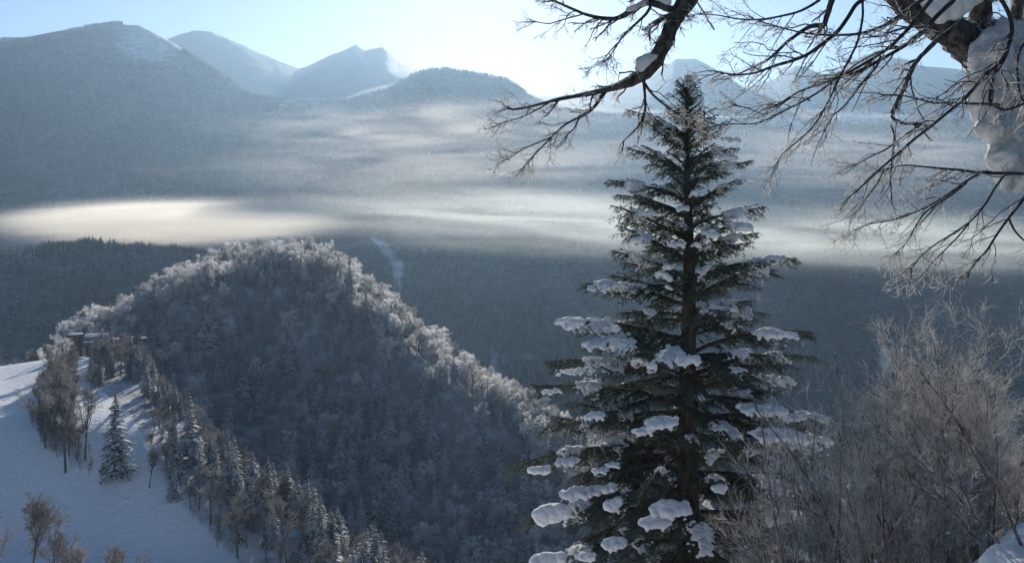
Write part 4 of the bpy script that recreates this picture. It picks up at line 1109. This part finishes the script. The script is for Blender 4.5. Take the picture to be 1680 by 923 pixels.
right = [ # long right-hand branches sweeping down-left
        br([(1565,0,10),(1535,28,9),(1510,58,8),(1480,78,7.5),(1450,95,7),(1420,112,6.5),(1395,122,6),(1370,130,5),(1345,138,4.5),(1310,150,3.6),(1270,176,3)], 4.4),
        br([(1528,0,9),(1508,25,8),(1490,48,7.5),(1470,68,7),(1450,85,6.5),(1425,100,6),(1400,115,5.5),(1370,128,5)], 4.3),
        br([(1520,-5,8),(1495,12,7),(1470,30,6.5),(1445,45,6),(1415,55,6),(1400,57,5.5),(1370,58,5),(1340,57,4),(1310,53,3.2),(1270,42,2.8),(1245,35,2.2)], 4.5),
        br([(1425,-5,8),(1405,5,8),(1392,28,8),(1375,52,8),(1350,72,7.5),(1325,90,7),(1300,100,6.5),(1270,108,5.5),(1240,120,4.5),(1205,124,4),(1170,116,2.6)], 4.5),
        br([(1415,0,5),(1416,25,5),(1412,50,5),(1405,75,4.5),(1392,100,4.5),(1378,125,4.2),(1372,140,4),(1360,165,3.6),(1340,200,3.4),(1328,215,3.2),(1305,235,2.6),(1285,250,2.2),(1268,278,1.8)], 4.2),
        br([(1345,0,6),(1330,10,5.5),(1310,20,5),(1285,26,4.5),(1260,31,4),(1235,33,3.6),(1205,31,3),(1180,25,2.4),(1150,24,1.8)], 4.6),
        br([(1365,0,10),(1358,22,9),(1352,42,8)], 4.7, M_BIRCH),
        br([(1352,42,9),(1330,42,7),(1310,55,6),(1290,70,5.5),(1275,85,5),(1258,100,4),(1240,108,3.4),(1215,120,2.6)], 4.7, M_BIRCH),
        br([(1640,-5,9),(1655,20,8),(1662,50,8),(1650,90,8),(1638,108,8),(1620,118,7.5),(1600,142,7),(1585,160,7),(1560,180,6.5),(1530,205,6),(1500,228,5.5),(1470,255,5),(1440,280,4.5),(1415,305,3.6),(1390,325,2.4)], 4.1),
        br([(1580,30,4.5),(1560,50,8),(1540,62,8),(1525,78,7.5),(1505,98,7.5),(1495,115,8),(1490,130,7),(1478,155,6.5),(1468,175,6),(1460,192,5),(1480,203,5),(1510,203,4.6)], 4.5, M_BIRCH),
        br([(1640,172,6.5),(1620,170,5.5),(1590,170,5),(1560,168,4),(1535,170,3.6),(1505,162,3.2),(1480,156,2.8),(1445,155,2.4)], 4.2),
        br([(1636,110,7),(1628,130,6.5),(1622,170,7),(1650,182,6),(1685,168,5)], 4.15),
        br([(1700,285,8),(1665,284,7.5),(1630,284,7),(1600,282,6),(1570,278,5),(1540,276,4.4),(1510,273,3.8),(1485,270,3.2),(1462,275,2.6),(1430,285,2)], 4.4),
        br([(1605,285,6),(1580,300,5.5),(1565,312,5),(1545,325,4.5),(1520,340,4),(1490,352,3.6),(1460,362,3),(1430,366,2.4),(1400,378,1.8)], 4.35),
        br([(1585,300,5),(1560,320,4.5),(1535,335,4),(1515,350,3.6),(1500,375,3),(1490,395,2.4),(1470,415,2)], 4.3),
        br([(1650,285,5),(1632,308,4.6),(1620,330,4.4),(1605,350,4),(1590,365,4),(1560,385,3.4),(1535,400,3),(1515,415,2.6),(1495,440,2.2)], 4.25),
        br([(1590,366,3.6),(1575,385,3.2),(1555,405,3),(1535,425,2.6),(1520,442,2)], 4.22),
        br([(1700,300,7),(1680,325,6.5),(1665,345,6),(1655,357,5.5),(1635,385,5),(1620,410,4),(1605,425,3.6),(1592,440,3),(1588,455,2.6)], 4.1),
        br([(1655,358,5),(1664,378,4),(1680,395,3.6),(1700,405,3)], 4.12),
        br([(1510,205,4),(1480,225,4),(1455,245,3.4),(1425,258,3),(1400,272,2.4)], 4.35),
        br([(1370,130,4.4),(1345,150,4.2),(1320,165,4),(1290,180,3.6),(1262,195,3.2),(1235,204,2.8),(1200,203,2.2),(1170,206,1.6)], 4.45),
        br([(1445,92,5),(1440,108,4.5),(1420,130,4),(1400,155,3.6),(1385,175,3.2),(1365,190,3),(1350,220,2.6)], 4.25),
        br([(1480,78,4),(1460,80,4),(1435,88,4),(1405,105,3.6),(1385,120,3)], 4.5),
        br([(1330,165,3),(1300,158,3.4),(1270,180,3.2),(1255,190,2.8),(1230,178,2.4),(1205,172,2)], 4.55),
        br([(1450,280,3.4),(1440,300,3),(1425,320,2.6),(1415,335,2),(1405,350,1.6)], 4.2),
        br([(1462,205,4),(1468,222,3.6),(1465,250,3.2),(1462,275,3),(1461,300,2.4)], 4.3),
        br([(1690,60,5),(1672,82,5),(1668,110,4.6),(1672,150,4),(1690,190,4)], 4.3)]
twigs(birch, 'twigs', [L4], 14, 0.26, 6, 0.10, 0.75, seed=3)
twigs(birch, 'twigs', left, 20, 0.20, 5, 0.085, 0.9, (-0.03, 0, -0.02), seed=4)
twigs(birch, 'twigs', right, 15, 0.28, 5, 0.11, 0.8, (-0.05, 0, -0.045), seed=5)
twigs(birch, 'twigs', [L1, L2, L3], 22, 0.22, 6, 0.10, 0.8, (-0.03, 0, -0.03), seed=6)
# snow on the birch
def snowmass(name, label, spots, parent=birch, vox=0.014, flat=1.0, off=bo, mat=None, amp=0.01):
    pts = [P(s[0], s[1], s[3]) - off for s in spots]; rads = [s[2] * s[3] / F for s in spots]
    return lump(pts, rads, name, parent, label, flat, vox, mat, amp)
sp = []
edge_y = [40, 62, 82, 105, 150, 200, 250, 285, 305]; edge_x = [1640, 1608, 1596, 1590, 1590, 1603, 1620, 1637, 1652]
for cy in range(48, 306, 6):
    xe = float(np.interp(cy, edge_y, edge_x)); r_s = float(np.interp(cy, [48, 100, 200, 280, 305], [16, 30, 30, 24, 13]))
    for q in range(6): sp.append((xe + r_s + q * 17, cy + rng.normal() * 1.5, r_s * rng.uniform(0.78, 1.06), 4.9 + 0.02 * q + rng.normal() * 0.012))
snowmass('snow_slab', 'long rounded slab of snow plastered on the trunk, tapering to a blunt lower end', sp, vox=0.012, mat=M_CRUST, amp=0.045)
snowmass('snow_slab', 'smooth snow heap lying in the crook of the thick limb', [(1545, 5, 22, 4.95), (1560, 12, 24, 4.95), (1540, 20, 22, 4.95), (1578, 4, 22, 4.95), (1590, -12, 26, 4.98), (1525, 8, 16, 4.95), (1556, -8, 26, 4.95), (1510, -10, 18, 4.95)], vox=0.012)
snowmass('snow_slab', 'white snow lump in the bend of the left hanging limb', [(1052, 103, 11, 4.66), (1060, 98, 11, 4.66), (1068, 95, 8, 4.66), (1050, 110, 8, 4.66), (1075, 92, 5, 4.66), (1045, 112, 5, 4.66)], vox=0.008)
snowmass('snow_slab', 'thin snow along the top of the upper left branch', [(1030 + 6 * q, 16 - 2.2 * q, 5, 4.68) for q in range(6)] + [(1085, 0, 7, 4.69), (1095, 4, 7, 4.69)], vox=0.008)

# ------------------------------------------------------------------ shrubs at the lower right
def shrub(px, py_top, D, spread_px, nstem, label, seed, twk=(7, 6), lean=(0, 0, 0), curved=0.08, fill=1.0, group=None, name='frosted_shrub', twl=0.34):
    rr = np.random.default_rng(seed)
    u, e = ray(px, py_top); x = u * D; z0 = hq(x, D); h = e * D - z0
    o = thing(name, label, 'shrub', (x, D, z0 - 0.05), 0, group)
    n = nstem; s = np.stack([rr.normal(0, 0.10, n), rr.normal(0, 0.10, n), np.zeros(n)], -1)
    sw = spread_px * D / F
    d = np.stack([rr.uniform(-1, 1, n) * sw / h, rr.uniform(-0.5, 0.5, n) * sw / h, np.ones(n)], -1) + np.asarray(lean, float)
    L = h * rr.uniform(0.62, 1.0, n) * np.linalg.norm(d, axis=1)
    S = curves(s, d, L, 12, curved * 0.6, (0, 0, 0.02), rr)
    Rr = (0.006 + 0.0042 * L)[:, None] * np.linspace(1, 0.28, 12)[None]
    A = Acc(); tubes(A, S, Rr, 6); link('stems', A.mesh('stems', [M_SHRUB]), o)
    A = Acc()
    C1, R1 = spawn(S, Rr, int(twk[0] * fill + 3), 0.22, 1.0, 1, 0.75, 0.12, (0, 0, 0.07), 8, 0.0022, 0.45, rr, Lbase=h * twl)
    R1 = np.minimum(R1, 0.008); tubes(A, C1, R1, 4, 0)
    C2, R2 = spawn(C1, R1, twk[1], 0.15, 1.0, 1, 0.8, 0.14, (0, 0, 0.05), 6, 0.0019, 0.6, rr, Lbase=h * twl * 0.42)
    tubes(A, C2, R2, 3, 1)
    C3, R3 = spawn(C2, R2, 5, 0.1, 1.0, 1, 0.9, 0.14, (0, 0, 0.04), 4, 0.0016, 0.8, rr, Lbase=h * twl * 0.17)
    tubes(A, C3, R3, 3, 1)
    tag(link('twigs', A.mesh('twigs', [M_SHRUB, M_SHRUBTWIG]), o), kind='stuff')
    # small clots of snow caught in the forks
    q = rr.choice(len(C1), max(2, len(C1) // 14), replace=False); pp, ra = [], []
    for i in q:
        p = C1[i, rr.integers(1, 5)]
        for _ in range(3): pp.append(p + rr.normal(0, 0.012, 3)); ra.append(rr.uniform(0.010, 0.022))
    tag(lump(pp, ra, 'snow_clots', o, vox=0.009), kind='stuff')
    return o
shrub(1568, 515, 9.5, 60, 15, 'tallest frosted shrub, a pale twiggy spire rising above the others', 11, (11, 7))
shrub(1490, 640, 9.0, 95, 14, 'wide frosted shrub left of the tall spire', 12, (10, 7))
shrub(1400, 560, 10.0, 110, 7, 'open-branched shrub with thin frosted stems right beside the big fir', 13, (7, 5))
shrub(1395, 690, 9.2, 90, 12, 'dense brown-grey shrub at the foot of the open-branched one', 14, (7, 6))
shrub(1600, 650, 8.6, 90, 14, 'dense frosted shrub right of the tall spire', 15, (11, 7))
shrub(1655, 720, 9.4, 70, 9, 'bluish frosted shrub at the right edge above the snow mound', 16, (9, 7))
shrub(1330, 720, 8.8, 110, 9, 'dark-stemmed shrub in front of the lower right boughs of the fir', 17, (7, 5), lean=(-0.12, 0, 0))
shrub(1450, 740, 7.6, 120, 13, 'low dense shrub at the bottom, between the dark-stemmed shrub and the snow mound', 18, (7, 6))
shrub(1545, 760, 7.4, 100, 12, 'low dense shrub at the bottom just left of the snow mound', 19, (7, 6))
shrub(1300, 760, 9.2, 60, 5, 'sparse thin shrub whose twigs cross the middle of the fir', 20, (6, 4), lean=(-0.1, 0, 0))
# slanting saplings traced from the photograph
def sapling(lines, D, label, seed, frosty=0.5, per=9):
    u, e = ray(lines[0][0][0], lines[0][0][1]); x = u * D; z = e * D
    o = thing('sapling', label, 'sapling', (x, D, z)); off = np.array((x, D, z)); out = []
    for pl in lines:
        q = [(*(P(p[0], p[1], D) - off), p[2] * D / F / 2) for p in pl]; a = resample(q, len(pl) * 4); a[:, 3] *= 0.72
        A = Acc(); tubes(A, a[None, :, :3], a[None, :, 3], 6); s = link('stem', A.mesh('stem', [M_SHRUB if frosty < 0.8 else M_RIME]), o)
        out.append((s, a[:, :3], a[:, 3]))
    twigs(o, 'twigs', out, per, 0.22, 4, 0.08, frosty, (-0.02, 0, 0.04), seed, 1.1, 0.55)
def gpt(px, D):
    """photo row where the ground lies at this column and distance"""
    u, _ = ray(px, 900); return project(u * D, D, hq(u * D, D))[1]
for (lines, D, lab, fr) in [
    ([[(1700, gpt(1700, 6.2) + 10, 10), (1690, 925, 9), (1660, 860, 8), (1640, 810, 7), (1600, 750, 6), (1575, 700, 5), (1545, 655, 4), (1510, 610, 2.4)], [(1640, 808, 5), (1632, 770, 4), (1600, 735, 3), (1580, 700, 2)]], 6.2, 'dark slanting sapling leaning left over the snow mound', 0.4),
    ([[(1640, gpt(1640, 6.8) + 10, 8), (1618, 905, 8), (1590, 870, 7), (1560, 835, 6), (1530, 800, 5), (1500, 765, 4), (1460, 730, 3), (1430, 690, 2)], [(1560, 835, 5), (1520, 810, 4), (1480, 780, 3), (1440, 740, 2)]], 6.8, 'thin slanting sapling leaning left, roots at the left side of the snow mound', 0.5),
    ([[(1660, gpt(1660, 6.5) + 6, 7), (1640, 890, 6), (1600, 850, 5.5), (1560, 800, 5), (1520, 770, 4.5), (1485, 740, 4), (1450, 700, 3)], [(1600, 850, 4), (1580, 800, 4), (1550, 760, 3), (1500, 690, 2.4)]], 6.5, 'pale frosted sapling slanting left across the shrubs', 0.75),
    ([[(1390, gpt(1390, 8) + 6, 11), (1375, 900, 10), (1355, 850, 9), (1335, 800, 8), (1315, 770, 7), (1290, 730, 6), (1262, 700, 4), (1240, 670, 3)], [(1355, 850, 6), (1330, 840, 5), (1310, 800, 4), (1285, 780, 3)]], 8.0, 'dark leaning sapling at the right foot of the fir', 0.2),
    ([[(1360, gpt(1360, 7.6) + 6, 9), (1368, 900, 8), (1380, 830, 7), (1375, 770, 5), (1385, 700, 4), (1380, 640, 3), (1372, 590, 2)]], 7.6, 'upright dark sapling between the fir and the shrubs', 0.4),
    ([[(1440, gpt(1440, 7.2) + 6, 11), (1450, 905, 10), (1465, 870, 9), (1485, 840, 7), (1500, 822, 4)], [(1450, 900, 8), (1448, 860, 7), (1446, 820, 5), (1440, 780, 3)]], 7.2, 'stout forked dark stem in front of the shrubs, lower right', 0.3),
    ([[(1290, gpt(1290, 7.4) + 6, 9), (1285, 915, 8), (1272, 860, 7), (1262, 800, 6), (1255, 740, 4), (1250, 690, 3)]], 7.4, 'upright thin sapling in front of the fir lower right boughs', 0.3)]:
    sapling(lines, D, lab, int(D * 100), fr)
# snow mound in the corner
mo = P(1712, 912, 6.0); gzm = hq(mo[0], 6.0)
pts = []; ra = []
for q in range(60):
    a = rng.uniform(0, 6.28); rr_ = rng.uniform(0, 1) ** 0.5
    pts.append((rr_ * math.cos(a) * 0.40, rr_ * math.sin(a) * 0.4, (mo[2] - gzm) * (0.80 - 0.45 * rr_ ** 2) - 0.10)); ra.append(0.16)
mo_o = link('snow_mound', blobs_mesh('snow_mound', pts, ra, 0.9, 0.035, M_SNOW), loc=(mo[0] + 0.12, 6.0, gzm))
tag(mo_o, kind='structure')
